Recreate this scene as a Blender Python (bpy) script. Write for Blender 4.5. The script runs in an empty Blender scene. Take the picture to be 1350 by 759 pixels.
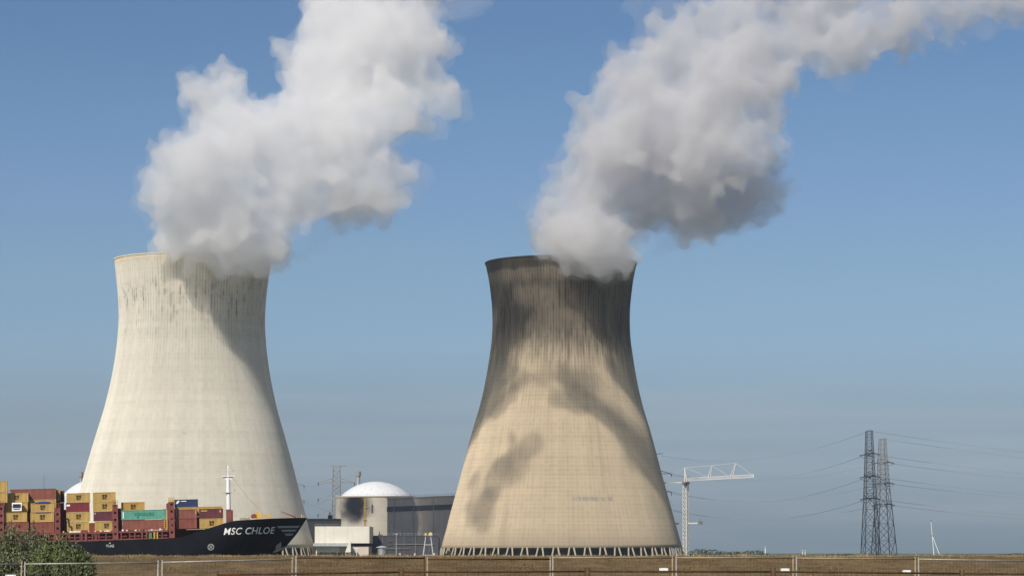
import bpy, bmesh, math, random
import numpy as np
from mathutils import Vector, Matrix, Euler
R = math.radians
random.seed(7)
rng = np.random.default_rng(11)

# ------------------------------------------------------------------ camera
F, CX, CY = 3505.0, 675.0, 379.5            # focal length in photo pixels, photo centre
HORIZON = 728.0
TILT = math.atan((HORIZON - CY) / F)
CZ = 4.0                                     # eye height above the datum
scene = bpy.context.scene
col = scene.collection
cam_d = bpy.data.cameras.new("camera")
cam = bpy.data.objects.new("camera", cam_d)
col.objects.link(cam)
cam.location = (0, 0, CZ)
cam.rotation_euler = (R(90) + TILT, 0, 0)
cam_d.sensor_width = 36.0
cam_d.lens = F / 1350.0 * 36.0
cam_d.clip_start = 0.5
cam_d.clip_end = 60000.0
scene.camera = cam

# ------------------------------------------------------------------ sun and sky
SUN_AZ, SUN_EL = R(29), R(40)                # azimuth: to the left of straight behind the camera
sdir = Vector((-math.sin(SUN_AZ) * math.cos(SUN_EL), -math.cos(SUN_AZ) * math.cos(SUN_EL), math.sin(SUN_EL)))
sun_d = bpy.data.lights.new("sun", 'SUN')
sun_d.energy = 4.7
sun_d.angle = R(0.53)
sun_d.color = (1.0, 0.93, 0.82)
sun = bpy.data.objects.new("sun", sun_d)
col.objects.link(sun)
sun.rotation_euler = sdir.to_track_quat('Z', 'Y').to_euler()
sun.location = (-300, -300, 500)
world = bpy.data.worlds.new("World")
scene.world = world
world.use_nodes = True
wt = world.node_tree
wt.nodes.clear()
w_out = wt.nodes.new('ShaderNodeOutputWorld')
w_bg = wt.nodes.new('ShaderNodeBackground')
w_bg.inputs['Strength'].default_value = 0.085
w_sky = wt.nodes.new('ShaderNodeTexSky')
w_sky.sky_type = 'NISHITA'
w_sky.sun_disc = False
w_sky.sun_elevation = SUN_EL
w_sky.sun_rotation = math.atan2(sdir.x, sdir.y)
w_sky.air_density = 1.0
w_sky.dust_density = 1.0
w_sky.ozone_density = 1.5
w_tc = wt.nodes.new('ShaderNodeTexCoord')
w_sep = wt.nodes.new('ShaderNodeSeparateXYZ')
w_ramp = wt.nodes.new('ShaderNodeValToRGB')
w_mul = wt.nodes.new('ShaderNodeMixRGB')
w_mul.blend_type = 'MULTIPLY'
w_mul.inputs['Fac'].default_value = 1.0
w_scale = wt.nodes.new('ShaderNodeMath')
w_scale.operation = 'MULTIPLY'
w_scale.inputs[1].default_value = 2.0
wt.links.new(w_tc.outputs['Generated'], w_sep.inputs[0])
wt.links.new(w_sep.outputs['Z'], w_scale.inputs[0])
wt.links.new(w_scale.outputs[0], w_ramp.inputs[0])
wt.links.new(w_sky.outputs[0], w_mul.inputs[1])
wt.links.new(w_ramp.outputs[0], w_mul.inputs[2])
# a faint high veil low on the horizon
w_map = wt.nodes.new('ShaderNodeMapping')
w_map.inputs['Scale'].default_value = (3.0, 3.0, 60.0)
w_nz = wt.nodes.new('ShaderNodeTexNoise')
w_nz.inputs['Scale'].default_value = 2.2
w_nz.inputs['Detail'].default_value = 5
w_band = wt.nodes.new('ShaderNodeMapRange')
w_band.inputs['From Min'].default_value, w_band.inputs['From Max'].default_value = 0.45, 0.75
w_low = wt.nodes.new('ShaderNodeMapRange')
w_low.inputs['From Min'].default_value, w_low.inputs['From Max'].default_value = 0.085, 0.055
w_f = wt.nodes.new('ShaderNodeMath')
w_f.operation = 'MULTIPLY'
w_f2 = wt.nodes.new('ShaderNodeMath')
w_f2.operation = 'MULTIPLY'
w_f2.inputs[1].default_value = 0.22
w_veil = wt.nodes.new('ShaderNodeMixRGB')
w_veil.inputs[2].default_value = (5.2, 5.9, 6.6, 1)
wt.links.new(w_tc.outputs['Generated'], w_map.inputs[0])
wt.links.new(w_map.outputs[0], w_nz.inputs['Vector'])
wt.links.new(w_nz.outputs['Fac'], w_band.inputs[0])
wt.links.new(w_sep.outputs['Z'], w_low.inputs[0])
wt.links.new(w_band.outputs[0], w_f.inputs[0])
wt.links.new(w_low.outputs[0], w_f.inputs[1])
wt.links.new(w_f.outputs[0], w_f2.inputs[0])
wt.links.new(w_f2.outputs[0], w_veil.inputs[0])
wt.links.new(w_mul.outputs[0], w_veil.inputs[1])
wt.links.new(w_veil.outputs[0], w_bg.inputs['Color'])
wt.links.new(w_bg.outputs[0], w_out.inputs['Surface'])
cr = w_ramp.color_ramp
# keeps the band near the horizon as grey blue as that hazy morning sky
SKY_STOPS = [(0.0, (0.384, 0.583, 0.901)), (0.0074, (0.385, 0.585, 0.901)), (0.0498, (0.457, 0.598, 0.919)), (0.0924, (0.498, 0.604, 0.849)), (0.1578, (0.602, 0.752, 1.009)), (0.2118, (0.605, 0.761, 0.961)), (0.2712, (0.601, 0.732, 0.969)), (0.3274, (0.552, 0.718, 0.927)), (0.3944, (0.491, 0.658, 0.873)), (0.9, (0.9, 0.95, 1.05)), (1.0, (1, 1, 1))]
cr.elements[0].position, cr.elements[1].position = 0.0, 1.0
for e, (p, c) in zip(cr.elements, (SKY_STOPS[0], SKY_STOPS[-1])):
    e.color = (*c, 1)
for p, c in SKY_STOPS[1:-1]:
    cr.elements.new(p).color = (*c, 1)

scene.view_settings.view_transform = 'Standard'
scene.view_settings.look = 'None'
scene.view_settings.exposure = 0.0
scene.view_settings.gamma = 1.0
scene.view_settings.use_curve_mapping = False
scene.render.engine = 'CYCLES'
cy = scene.cycles
cy.max_bounces = 40
cy.diffuse_bounces = 3
cy.glossy_bounces = 2
cy.transmission_bounces = 4
cy.transparent_max_bounces = 48
cy.volume_bounces = 36
cy.use_denoising = True


# ------------------------------------------------------------------ helpers
def ray(px, py):
    """direction of the photo pixel, world axes"""
    x, y = (px - CX) / F, (CY - py) / F
    return Vector((x, math.cos(TILT) - y * math.sin(TILT), math.sin(TILT) + y * math.cos(TILT)))


def at(px, py, Y):
    """the point at distance Y seen at a photo pixel"""
    r = ray(px, py)
    return Vector((0, 0, CZ)) + r * (Y / r.y)


def empty(name, loc=(0, 0, 0), rot=None):
    o = bpy.data.objects.new(name, None)
    col.objects.link(o)
    o.location = loc
    if rot:
        o.rotation_euler = rot
    return o


def tag(o, label=None, cat=None, group=None, kind=None):
    if label: o['label'] = label
    if cat: o['category'] = cat
    if group: o['group'] = group
    if kind: o['kind'] = kind
    return o


class MB:
    """collects simple shapes and links them as ONE mesh object"""
    def __init__(s):
        s.v, s.f = [], []

    def add(s, vs, fs):
        o = len(s.v)
        s.v += [tuple(v) for v in vs]
        s.f += [tuple(i + o for i in f) for f in fs]
        return s

    def box(s, x0, x1, y0, y1, z0, z1):
        return s.add([(x0, y0, z0), (x1, y0, z0), (x1, y1, z0), (x0, y1, z0), (x0, y0, z1), (x1, y0, z1), (x1, y1, z1), (x0, y1, z1)],
                     [(3, 2, 1, 0), (4, 5, 6, 7), (0, 1, 5, 4), (1, 2, 6, 5), (2, 3, 7, 6), (3, 0, 4, 7)])

    def bar(s, a, b, w, w2=None, n=4):
        """a prism from a to b"""
        a, b = Vector(a), Vector(b)
        d = (b - a)
        if d.length < 1e-6: return s
        d.normalize()
        u = d.cross(Vector((0, 0, 1)) if abs(d.z) < 0.95 else Vector((1, 0, 0))).normalized()
        v = d.cross(u)
        w2 = w if w2 is None else w2
        vs = []
        for p, r in ((a, w / 2), (b, w2 / 2)):
            for k in range(n):
                t = 2 * math.pi * (k + .5) / n
                vs.append(p + (u * math.cos(t) + v * math.sin(t)) * r * (1.4142 if n == 4 else 1))
        fs = [(k, (k + 1) % n, n + (k + 1) % n, n + k) for k in range(n)]
        fs += [tuple(range(n - 1, -1, -1)), tuple(range(n, 2 * n))]
        return s.add(vs, fs)

    def path(s, pts, w, n=4):
        for a, b in zip(pts, pts[1:]):
            s.bar(a, b, w, n=n)
        return s

    def lathe(s, prof, n=48, c=(0, 0), cap=True, closed=False):
        """profile [(r,z)] turned about the vertical axis at c"""
        vs, fs = [], []
        for r, z in prof:
            for k in range(n):
                t = 2 * math.pi * k / n
                vs.append((c[0] + r * math.cos(t), c[1] + r * math.sin(t), z))
        m = len(prof)
        for i in range(m if closed else m - 1):
            j = (i + 1) % m
            for k in range(n):
                fs.append((i * n + k, i * n + (k + 1) % n, j * n + (k + 1) % n, j * n + k))
        if cap and not closed:
            fs += [tuple(range(n - 1, -1, -1)), tuple((m - 1) * n + k for k in range(n))]
        return s.add(vs, fs)

    def prism(s, poly, y0, y1):
        """a polygon in x,z with thickness in y"""
        n = len(poly)
        vs = [(x, y0, z) for x, z in poly] + [(x, y1, z) for x, z in poly]
        fs = [tuple(range(n)), tuple(range(2 * n - 1, n - 1, -1))]
        fs += [((k + 1) % n, k, n + k, n + (k + 1) % n) for k in range(n)]
        return s.add(vs, fs)

    def build(s, name, mat, parent=None, loc=None, smooth=False):
        me = bpy.data.meshes.new(name)
        me.from_pydata(s.v, [], s.f)
        me.update()
        bm = bmesh.new()
        bm.from_mesh(me)
        bmesh.ops.recalc_face_normals(bm, faces=bm.faces)
        bm.to_mesh(me)
        bm.free()
        if smooth:
            me.polygons.foreach_set('use_smooth', [True] * len(me.polygons))
        if mat: me.materials.append(mat)
        o = bpy.data.objects.new(name, me)
        col.objects.link(o)
        if parent: o.parent = parent
        if loc is not None: o.location = loc
        return o


def copy_tree(o, parent=None):
    c = o.copy()
    col.objects.link(c)
    if parent: c.parent = parent
    for ch in list(o.children):
        copy_tree(ch, c)
    return c


def text_tris(body, size, bold=0.0, shear=0.0, spacing=1.0):
    """flat lettering as (verts x,y ; triangles)"""
    cu = bpy.data.curves.new('lettering', 'FONT')
    cu.body, cu.size, cu.offset, cu.shear, cu.space_character = body, size, bold, shear, spacing
    cu.resolution_u = 4
    ob = bpy.data.objects.new('lettering', cu)
    col.objects.link(ob)
    dg = bpy.context.evaluated_depsgraph_get()
    me = bpy.data.meshes.new_from_object(ob.evaluated_get(dg))
    bm = bmesh.new()
    bm.from_mesh(me)
    bmesh.ops.remove_doubles(bm, verts=bm.verts, dist=1e-4)
    bmesh.ops.triangulate(bm, faces=bm.faces)
    bm.verts.ensure_lookup_table()
    vs = [tuple(v.co) for v in bm.verts]
    fs = [tuple(v.index for v in f.verts) for f in bm.faces]
    bm.free()
    bpy.data.objects.remove(ob)
    bpy.data.curves.remove(cu)
    bpy.data.meshes.remove(me)
    return vs, fs


# ------------------------------------------------------------------ materials
class NT:
    """tiny expression builder over a material's nodes"""
    def __init__(s, name):
        s.m = bpy.data.materials.new(name)
        s.m.use_nodes = True
        s.t = s.m.node_tree
        s.b = s.t.nodes['Principled BSDF']

    def link(s, a, b):
        s.t.links.new(a, b)

    def put(s, inp, v):
        if isinstance(v, (int, float)): inp.default_value = v
        elif isinstance(v, tuple): inp.default_value = (*v, 1) if len(inp.default_value) == 4 and len(v) == 3 else v
        else: s.link(v, inp)

    def math(s, op, a, b=0.0, c=0.0, clamp=False):
        n = s.t.nodes.new('ShaderNodeMath')
        n.operation = op
        n.use_clamp = clamp
        for i, v in enumerate((a, b, c)): s.put(n.inputs[i], v)
        return n.outputs[0]

    def rng(s, v, a, b, lo=0.0, hi=1.0, smooth=True):
        n = s.t.nodes.new('ShaderNodeMapRange')
        n.interpolation_type = 'SMOOTHSTEP' if smooth else 'LINEAR'
        n.clamp = True
        for i, x in enumerate((v, a, b, lo, hi)): s.put(n.inputs[i], x)
        return n.outputs[0]

    def coord(s, which='Object'):
        return s.t.nodes.new('ShaderNodeTexCoord').outputs[which]

    def sep(s, v):
        n = s.t.nodes.new('ShaderNodeSeparateXYZ')
        s.link(v, n.inputs[0])
        return n.outputs

    def comb(s, x, y, z):
        n = s.t.nodes.new('ShaderNodeCombineXYZ')
        for i, v in enumerate((x, y, z)): s.put(n.inputs[i], v)
        return n.outputs[0]

    def noise(s, vec, scale, detail=3.0, rough=0.55):
        n = s.t.nodes.new('ShaderNodeTexNoise')
        s.link(vec, n.inputs['Vector'])
        n.inputs['Scale'].default_value = scale
        n.inputs['Detail'].default_value = detail
        n.inputs['Roughness'].default_value = rough
        return n.outputs['Fac']

    def white(s, vec):
        n = s.t.nodes.new('ShaderNodeTexWhiteNoise')
        n.noise_dimensions = '3D'
        s.link(vec, n.inputs['Vector'])
        return n.outputs['Value']

    def mix(s, f, a, b):
        n = s.t.nodes.new('ShaderNodeMixRGB')
        s.put(n.inputs[0], f)
        s.put(n.inputs[1], a)
        s.put(n.inputs[2], b)
        return n.outputs[0]

    def mul(s, c, f):
        """colour times a grey factor"""
        n = s.t.nodes.new('ShaderNodeMixRGB')
        n.blend_type = 'MULTIPLY'
        n.inputs[0].default_value = 1
        s.put(n.inputs[1], c)
        g = s.t.nodes.new('ShaderNodeCombineXYZ')
        for i in range(3): s.link(f, g.inputs[i])
        s.link(g.outputs[0], n.inputs[2])
        return n.outputs[0]

    def done(s, color, rough=0.8, spec=0.25, metal=0.0, bump=None, bump_d=0.02, drough=0.0):
        s.put(s.b.inputs['Base Color'], color)
        s.put(s.b.inputs['Roughness'], rough)
        s.b.inputs['Specular IOR Level'].default_value = spec
        s.b.inputs['Metallic'].default_value = metal
        if 'Diffuse Roughness' in s.b.inputs: s.b.inputs['Diffuse Roughness'].default_value = drough
        if bump is not None:
            n = s.t.nodes.new('ShaderNodeBump')
            n.inputs['Distance'].default_value = bump_d
            s.link(bump, n.inputs['Height'])
            s.link(n.outputs[0], s.b.inputs['Normal'])
        return s.m


_cache = {}
def worn(name, c, var=0.12, scale=0.6, rough=0.7, spec=0.3, metal=0.0, streak=0.0, dirt=None):
    """paint or concrete with patchy wear; streak = vertical run marks"""
    if name in _cache: return _cache[name]
    n = NT(name)
    co = n.coord()
    x, y, z = n.sep(co)
    f = n.rng(n.noise(co, scale, 4), 0.3, 0.7, 1 - var, 1 + var)
    f = n.math('MULTIPLY', f, n.rng(n.noise(co, scale * 7, 3), 0.3, 0.7, 1 - var * .5, 1 + var * .5))
    if streak:
        sv = n.comb(n.math('MULTIPLY', x, 1.0), n.math('MULTIPLY', y, 1.0), n.math('MULTIPLY', z, 0.08))
        f = n.math('MULTIPLY', f, n.rng(n.noise(sv, scale * 6, 3), 0.45, 0.75, 1.0, 1 - streak))
    c2 = n.mul(c, f)
    if dirt:
        c2 = n.mix(n.rng(n.noise(co, scale * 2.3, 5, 0.65), 0.55, 0.75, 0, 0.7), c2, dirt)
    _cache[name] = n.done(c2, rough, spec, metal)
    return _cache[name]


def cooling_concrete(name, c, ribs, streaks):
    """board-marked tower concrete: pour lines, meridional ribs, soot and algae running down from the rim"""
    n = NT(name)
    co = n.coord()
    x, y, z = n.sep(co)
    th = n.math('ARCTAN2', y, x)
    u = n.math('MULTIPLY', th, ribs / (2 * math.pi))
    fu = n.math('FRACT', u)
    ribline = n.rng(n.math('ABSOLUTE', n.math('SUBTRACT', fu, 0.5)), 0.0, 0.2, 1.0, 0.0)
    zz = n.math('DIVIDE', z, 2.3)
    fz = n.math('FRACT', zz)
    pour = n.rng(n.math('ABSOLUTE', n.math('SUBTRACT', fz, 0.5)), 0.0, 0.17, 1.0, 0.0)
    cell = n.white(n.comb(n.math('FLOOR', u), n.math('FLOOR', zz), 3.0))
    lift = n.white(n.comb(7.0, n.math('FLOOR', zz), 1.0))
    cu = n.comb(n.math('MULTIPLY', n.math('COSINE', th), 40.0), n.math('MULTIPLY', n.math('SINE', th), 40.0), n.math('MULTIPLY', z, 0.045))
    broad = n.noise(cu, 0.12, 4, 0.6)
    fine = n.noise(cu, 0.55, 4, 0.65)
    f = n.rng(broad, 0.3, 0.7, 0.93, 1.05, False)
    f = n.math('MULTIPLY', f, n.rng(cell, 0, 1, 0.965, 1.03, False))
    f = n.math('MULTIPLY', f, n.rng(lift, 0, 1, 0.97, 1.03, False))
    f = n.math('MULTIPLY', f, n.rng(fine, 0.35, 0.7, 1.03, 0.95, False))
    pour = n.math('MULTIPLY', pour, n.rng(n.white(n.comb(n.math('FLOOR', n.math('DIVIDE', u, 7.0)), n.math('FLOOR', n.math('ADD', zz, .5)), 9.0)), 0, 1, .25, 1.5, False))
    ribline = n.math('MULTIPLY', ribline, n.rng(n.white(n.comb(n.math('FLOOR', u), n.math('FLOOR', n.math('DIVIDE', zz, 4.0)), 4.0)), 0, 1, .3, 1.5, False))
    return n, co, z, th, u, ribline, pour, cu, f, c


def ribbed_noise(n, th, z, ribs, zs, seed):
    """a value that changes from rib to rib and slowly along the height"""
    u = n.math('MULTIPLY', th, ribs / (2 * math.pi))
    v = n.comb(n.math('MULTIPLY', n.math('FLOOR', u), 1.37), n.math('MULTIPLY', z, zs), float(seed))
    return n.noise(v, 1.0, 3, 0.6)


def tower_pale():
    n, co, z, th, u, rib, pour, cu, f, c = cooling_concrete('pale_concrete', (0.62, 0.585, 0.50), 150, 0)
    f = n.math('MULTIPLY', f, n.math('SUBTRACT', 1.0, n.math('MULTIPLY', pour, 0.035)))
    up = n.rng(z, 85, 135, 0.02, 0.22)
    f = n.math('MULTIPLY', f, n.math('SUBTRACT', 1.0, n.math('MULTIPLY', rib, up)))
    base = n.mul(c, f)
    s = ribbed_noise(n, th, z, 150, 0.09, 2)
    s2 = n.noise(cu, 2.2, 4, 0.7)
    win = n.math('MULTIPLY', n.rng(z, 104, 142), n.rng(z, 152, 143))
    m = n.math('MULTIPLY', n.rng(n.math('ADD', s, n.math('MULTIPLY', n.math('SUBTRACT', s2, 0.5), 0.5)), 0.5, 0.68), win)
    m = n.math('MULTIPLY', m, n.math('ADD', n.math('MULTIPLY', rib, 0.6), 0.3))
    base = n.mix(m, base, (0.10, 0.09, 0.07))
    rimm = n.math('MULTIPLY', n.rng(z, 156.5, 158.5), n.rng(n.noise(co, 0.12, 3), 0.4, 0.6, 0.1, 0.6))
    base = n.mix(rimm, base, (0.55, 0.42, 0.22))
    low = n.rng(z, 12, 6, 0, 0.25)
    base = n.mix(low, base, (0.2, 0.18, 0.14))
    sp = n.rng(n.noise(co, 0.16, 2), 0.74, 0.78, 0, 0.3)
    base = n.mix(sp, base, (0.3, 0.25, 0.18))
    return n.done(base, 0.95, 0.1, drough=0.8)


def tower_buff():
    n, co, z, th, u, rib, pour, cu, f, c = cooling_concrete('buff_concrete', (0.52, 0.43, 0.31), 150, 0)
    f = n.math('MULTIPLY', f, n.math('SUBTRACT', 1.0, n.math('MULTIPLY', pour, 0.10)))
    f = n.math('MULTIPLY', f, n.math('SUBTRACT', 1.0, n.math('MULTIPLY', rib, n.rng(z, 60, 130, 0.08, 0.30))))
    base = n.mul(c, f)
    s = ribbed_noise(n, th, z, 150, 0.05, 5)
    s2 = n.noise(cu, 0.9, 4, 0.65)
    sm = n.math('ADD', n.math('MULTIPLY', s, 0.55), n.math('MULTIPLY', s2, 0.45))
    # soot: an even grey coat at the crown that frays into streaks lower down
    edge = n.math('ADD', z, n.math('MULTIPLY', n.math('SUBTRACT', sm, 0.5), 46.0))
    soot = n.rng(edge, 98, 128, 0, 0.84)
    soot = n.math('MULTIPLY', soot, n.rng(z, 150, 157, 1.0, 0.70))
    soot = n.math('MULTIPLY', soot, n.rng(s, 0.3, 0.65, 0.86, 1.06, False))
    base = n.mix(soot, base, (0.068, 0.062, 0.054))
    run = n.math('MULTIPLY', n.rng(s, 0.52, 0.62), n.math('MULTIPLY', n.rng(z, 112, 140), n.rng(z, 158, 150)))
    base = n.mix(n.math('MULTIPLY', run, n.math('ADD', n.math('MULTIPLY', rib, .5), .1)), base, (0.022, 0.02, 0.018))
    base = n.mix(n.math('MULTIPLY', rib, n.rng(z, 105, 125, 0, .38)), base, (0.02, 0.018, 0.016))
    rim = n.rng(n.math('ADD', z, n.math('MULTIPLY', n.noise(co, 0.08, 3), 6.0)), 161.5, 164, 0, 0.8)
    base = n.mix(rim, base, (0.065, 0.058, 0.05))
    low = n.rng(z, 18, 6, 0, 0.35)
    base = n.mix(low, base, (0.2, 0.16, 0.12))
    # a repaired grey patch low on the shell
    px = n.rng(n.math('ABSOLUTE', n.math('SUBTRACT', th, -1.30)), 0.17, 0.20, 1, 0)
    pz = n.rng(n.math('ABSOLUTE', n.math('SUBTRACT', z, 31.5)), 0.9, 1.4, 1, 0)
    base = n.mix(n.math('MULTIPLY', n.math('MULTIPLY', px, pz), n.rng(n.noise(cu, 1.5, 3), 0.4, 0.6, 0.1, 0.75)), base, (0.27, 0.26, 0.25))
    dirt = n.rng(n.noise(cu, 0.16, 5, 0.6), 0.52, 0.72, 0, 0.35)
    base = n.mix(dirt, base, (0.26, 0.2, 0.14))
    return n.done(base, 0.95, 0.1, drough=0.8)


M = {}
M['pale'] = tower_pale()
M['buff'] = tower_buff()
M['leg'] = worn('leg_concrete', (0.38, 0.335, 0.265), 0.12, 0.3, 0.9, 0.1)
M['fill'] = worn('dark_fill', (0.085, 0.09, 0.11), 0.2, 0.2, 0.9, 0.1)
M['inner'] = worn('inner_concrete', (0.12, 0.11, 0.10), 0.2, 0.05, 0.95, 0.1)
M['white'] = worn('white_paint', (0.80, 0.80, 0.80), 0.03, 0.08, 0.6, 0.2)
def dome_paint():
    n = NT('dome_paint')
    co = n.coord()
    x, y, z = n.sep(co)
    th = n.math('FRACT', n.math('MULTIPLY', n.math('ARCTAN2', y, x), 24 / (2 * math.pi)))
    seam = n.rng(n.math('ABSOLUTE', n.math('SUBTRACT', th, .5)), 0.0, .04, .90, 1.0)
    fz = n.rng(n.math('ABSOLUTE', n.math('SUBTRACT', n.math('FRACT', n.math('MULTIPLY', z, .4)), .5)), 0.0, .05, .93, 1.0)
    run = n.rng(n.noise(n.comb(n.math('MULTIPLY', x, .5), n.math('MULTIPLY', y, .5), n.math('MULTIPLY', z, .06)), 1.0, 4), .45, .75, 1.0, .84)
    return n.done(n.mul((0.66, 0.67, 0.69), n.math('MULTIPLY', n.math('MULTIPLY', seam, fz), run)), .6, .2)


M['dome_white'] = dome_paint()
M['cream'] = worn('cream_cladding', (0.68, 0.645, 0.56), 0.05, 0.1, 0.8, 0.1, streak=0.08)
M['grey_wall'] = worn('grey_cladding', (0.58, 0.505, 0.42), 0.06, 0.05, 0.8, 0.1, streak=0.08)
M['beige_wall'] = worn('beige_render', (0.42, 0.38, 0.32), 0.08, 0.06, 0.9, 0.1, streak=0.1)
M['dark_wall'] = worn('dark_cladding', (0.06, 0.062, 0.072), 0.1, 0.08, 0.7, 0.2, streak=0.1)
M['band'] = worn('dark_band', (0.06, 0.065, 0.085), 0.1, 0.2, 0.35, 0.5)
M['steel'] = worn('galvanised_steel', (0.45, 0.46, 0.46), 0.15, 1.0, 0.45, 0.4, 0.3)
M['stack'] = worn('stack_steel', (0.55, 0.55, 0.55), 0.1, 0.3, 0.35, 0.5, 0.7)
M['pylon'] = worn('pylon_steel', (0.22, 0.215, 0.21), 0.2, 0.3, 0.7, 0.2)
M['cable'] = worn('cable_metal', (0.22, 0.23, 0.25), 0.05, 0.3, 0.6, 0.2)
M['insul'] = worn('insulator_glass', (0.05, 0.05, 0.055), 0.1, 0.3, 0.4, 0.4)
M['crane'] = worn('crane_paint', (0.66, 0.645, 0.60), 0.08, 0.3, 0.6, 0.2)
M['black'] = worn('black_rubber', (0.02, 0.02, 0.022), 0.1, 0.5, 0.6, 0.3)
M['rust'] = worn('rusted_steel', (0.075, 0.04, 0.024), 0.3, 3.0, 0.9, 0.1)
M['galv'] = worn('fence_zinc', (0.31, 0.30, 0.27), 0.2, 2.0, 0.55, 0.3, 0.2, dirt=(0.25, 0.17, 0.1))
M['oldgalv'] = worn('fence_brown', (0.30, 0.24, 0.16), 0.2, 2.0, 0.7, 0.2, dirt=(0.14, 0.08, 0.05))
M['sign'] = worn('sign_white', (0.8, 0.8, 0.78), 0.04, 4, 0.5, 0.3)
M['yellow_paint'] = worn('safety_yellow', (0.62, 0.40, 0.07), 0.1, 0.8, 0.6, 0.3)
M['orange_paint'] = worn('winch_orange', (0.30, 0.075, 0.03), 0.15, 0.8, 0.6, 0.3)
M['oxide'] = worn('oxide_red', (0.20, 0.062, 0.055), 0.2, 0.5, 0.7, 0.25, dirt=(0.10, 0.03, 0.028))
M['oxide_deck'] = worn('deck_red', (0.13, 0.035, 0.03), 0.2, 0.5, 0.8, 0.2)
M['letter'] = worn('hull_lettering', (0.88, 0.86, 0.80), 0.1, 1.5, 0.7, 0.2, dirt=(0.5, 0.47, 0.42))
M['anchor'] = worn('anchor_iron', (0.36, 0.29, 0.23), 0.3, 1.2, 0.9, 0.2)
M['glass'] = worn('dark_glazing', (0.015, 0.02, 0.05), 0.2, 0.6, 0.15, 0.6)
M['truckwhite'] = worn('cab_white', (0.75, 0.76, 0.76), 0.05, 0.6, 0.4, 0.5)
M['tarp'] = worn('blue_tarpaulin', (0.03, 0.05, 0.20), 0.2, 1.0, 0.6, 0.3)
M['emblem'] = worn('emblem_brown', (0.07, 0.045, 0.02), 0.1, 2.0, 0.7, 0.2)
M['blackbody'] = M['black']


def hull_paint():
    n = NT('hull_black')
    co = n.coord()
    x, y, z = n.sep(co)
    sv = n.comb(x, y, n.math('MULTIPLY', z, 0.12))
    rust = n.rng(n.noise(sv, 0.7, 4, 0.6), 0.55, 0.8, 0, 0.55)
    bow = n.rng(x, -26, -14)
    low = n.rng(z, -4.2, -7.5)
    rust = n.math('MULTIPLY', rust, n.math('ADD', n.math('MULTIPLY', bow, low), 0.12))
    c = n.mix(n.rng(n.noise(co, 0.3, 4), 0.3, 0.7), (0.004, 0.005, 0.008), (0.008, 0.009, 0.013))
    c = n.mix(rust, c, (0.065, 0.032, 0.026))
    return n.done(c, 0.6, 0.12)
M['hull'] = hull_paint()


def containment_wall():
    """the containment wall: pale grey concrete rings with one round dark patch"""
    n = NT('containment_concrete')
    co = n.coord()
    x, y, z = n.sep(co)
    f = n.rng(n.noise(co, 0.08, 4), 0.3, 0.7, 0.93, 1.05)
    fz = n.math('FRACT', n.math('DIVIDE', z, 3.0))
    f = n.math('MULTIPLY', f, n.rng(n.math('ABSOLUTE', n.math('SUBTRACT', fz, 0.5)), 0.0, 0.08, 0.93, 1.0))
    c = n.mul((0.50, 0.46, 0.39), f)
    return n, co, x, y, z, c


HAZE = 3.2e-5
# ------------------------------------------------------------------ terrain
def ground_z(x, y):
    """height of the land: flat shelf, dyke, river bed, far bank"""
    def sm(a, b, t):
        t = min(1, max(0, (t - a) / (b - a)))
        return t * t * (3 - 2 * t)
    z = 1.75 + 0.55 * (1 - sm(5, 18, abs(y)))
    z += sm(86, 108, y) * 2.10
    z -= sm(113, 138, y) * 7.0
    z += sm(1085, 1130, y) * 4.6
    return z


ys = list(np.concatenate([[-400, -100, -30], np.arange(-20, 84, 8.0), np.arange(84, 140, 1.0), [150, 180, 240, 400, 700, 1000, 1080], np.arange(1085, 1135, 5), [1150, 1250, 1400, 1600, 2000, 3000, 5000, 9000, 12000]]))
xs = list(np.concatenate([[-8000, -4000, -1500, -700, -300, -120, -60], np.arange(-40, 41, 1.0), [60, 120, 300, 700, 1500, 4000, 8000]]))
g = MB()
from mathutils import noise as mn
for yy in ys:
    for xx in xs:
        zb = ground_z(xx, yy)
        if 84 < yy < 140 and abs(xx) < 130:
            zb += 0.07 * mn.noise(Vector((xx * .35, yy * .35, 0))) + 0.05 * mn.noise(Vector((xx * .9, yy * .9, 5)))
        g.v.append((xx, yy, zb))
W = len(xs)
for j in range(len(ys) - 1):
    for i in range(W - 1):
        g.f.append((j * W + i, j * W + i + 1, (j + 1) * W + i + 1, (j + 1) * W + i))


def earth_mat():
    n = NT('dry_turf')
    co = n.coord()
    x, y, z = n.sep(co)
    a = n.noise(co, 0.9, 5, 0.65)
    b = n.noise(co, 5.0, 4, 0.7)
    c = n.mix(n.rng(a, 0.35, 0.65), (0.115, 0.072, 0.038), (0.19, 0.135, 0.068))
    c = n.mix(n.rng(b, 0.4, 0.7, 0, 0.7), c, (0.075, 0.055, 0.028))
    c = n.mix(n.rng(n.noise(co, 0.35, 4), 0.55, 0.7, 0, 0.6), c, (0.075, 0.075, 0.03))
    far = n.rng(y, 600, 1000)
    c = n.mix(far, c, (0.10, 0.105, 0.06))
    return n.done(c, 0.95, 0.1, bump=b, bump_d=0.05)


ground = g.build('ground', earth_mat(), smooth=True)
tag(ground, kind='structure')
rv = MB().box(-7900, 7900, 124, 1112, -4.0, -0.5)


def water_mat():
    n = NT('river_water')
    co = n.coord()
    h = n.noise(co, 0.25, 4, 0.6)
    return n.done((0.05, 0.06, 0.05), 0.12, 0.5, bump=h, bump_d=0.25)


tag(rv.build('river', water_mat()), kind='structure')

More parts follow.
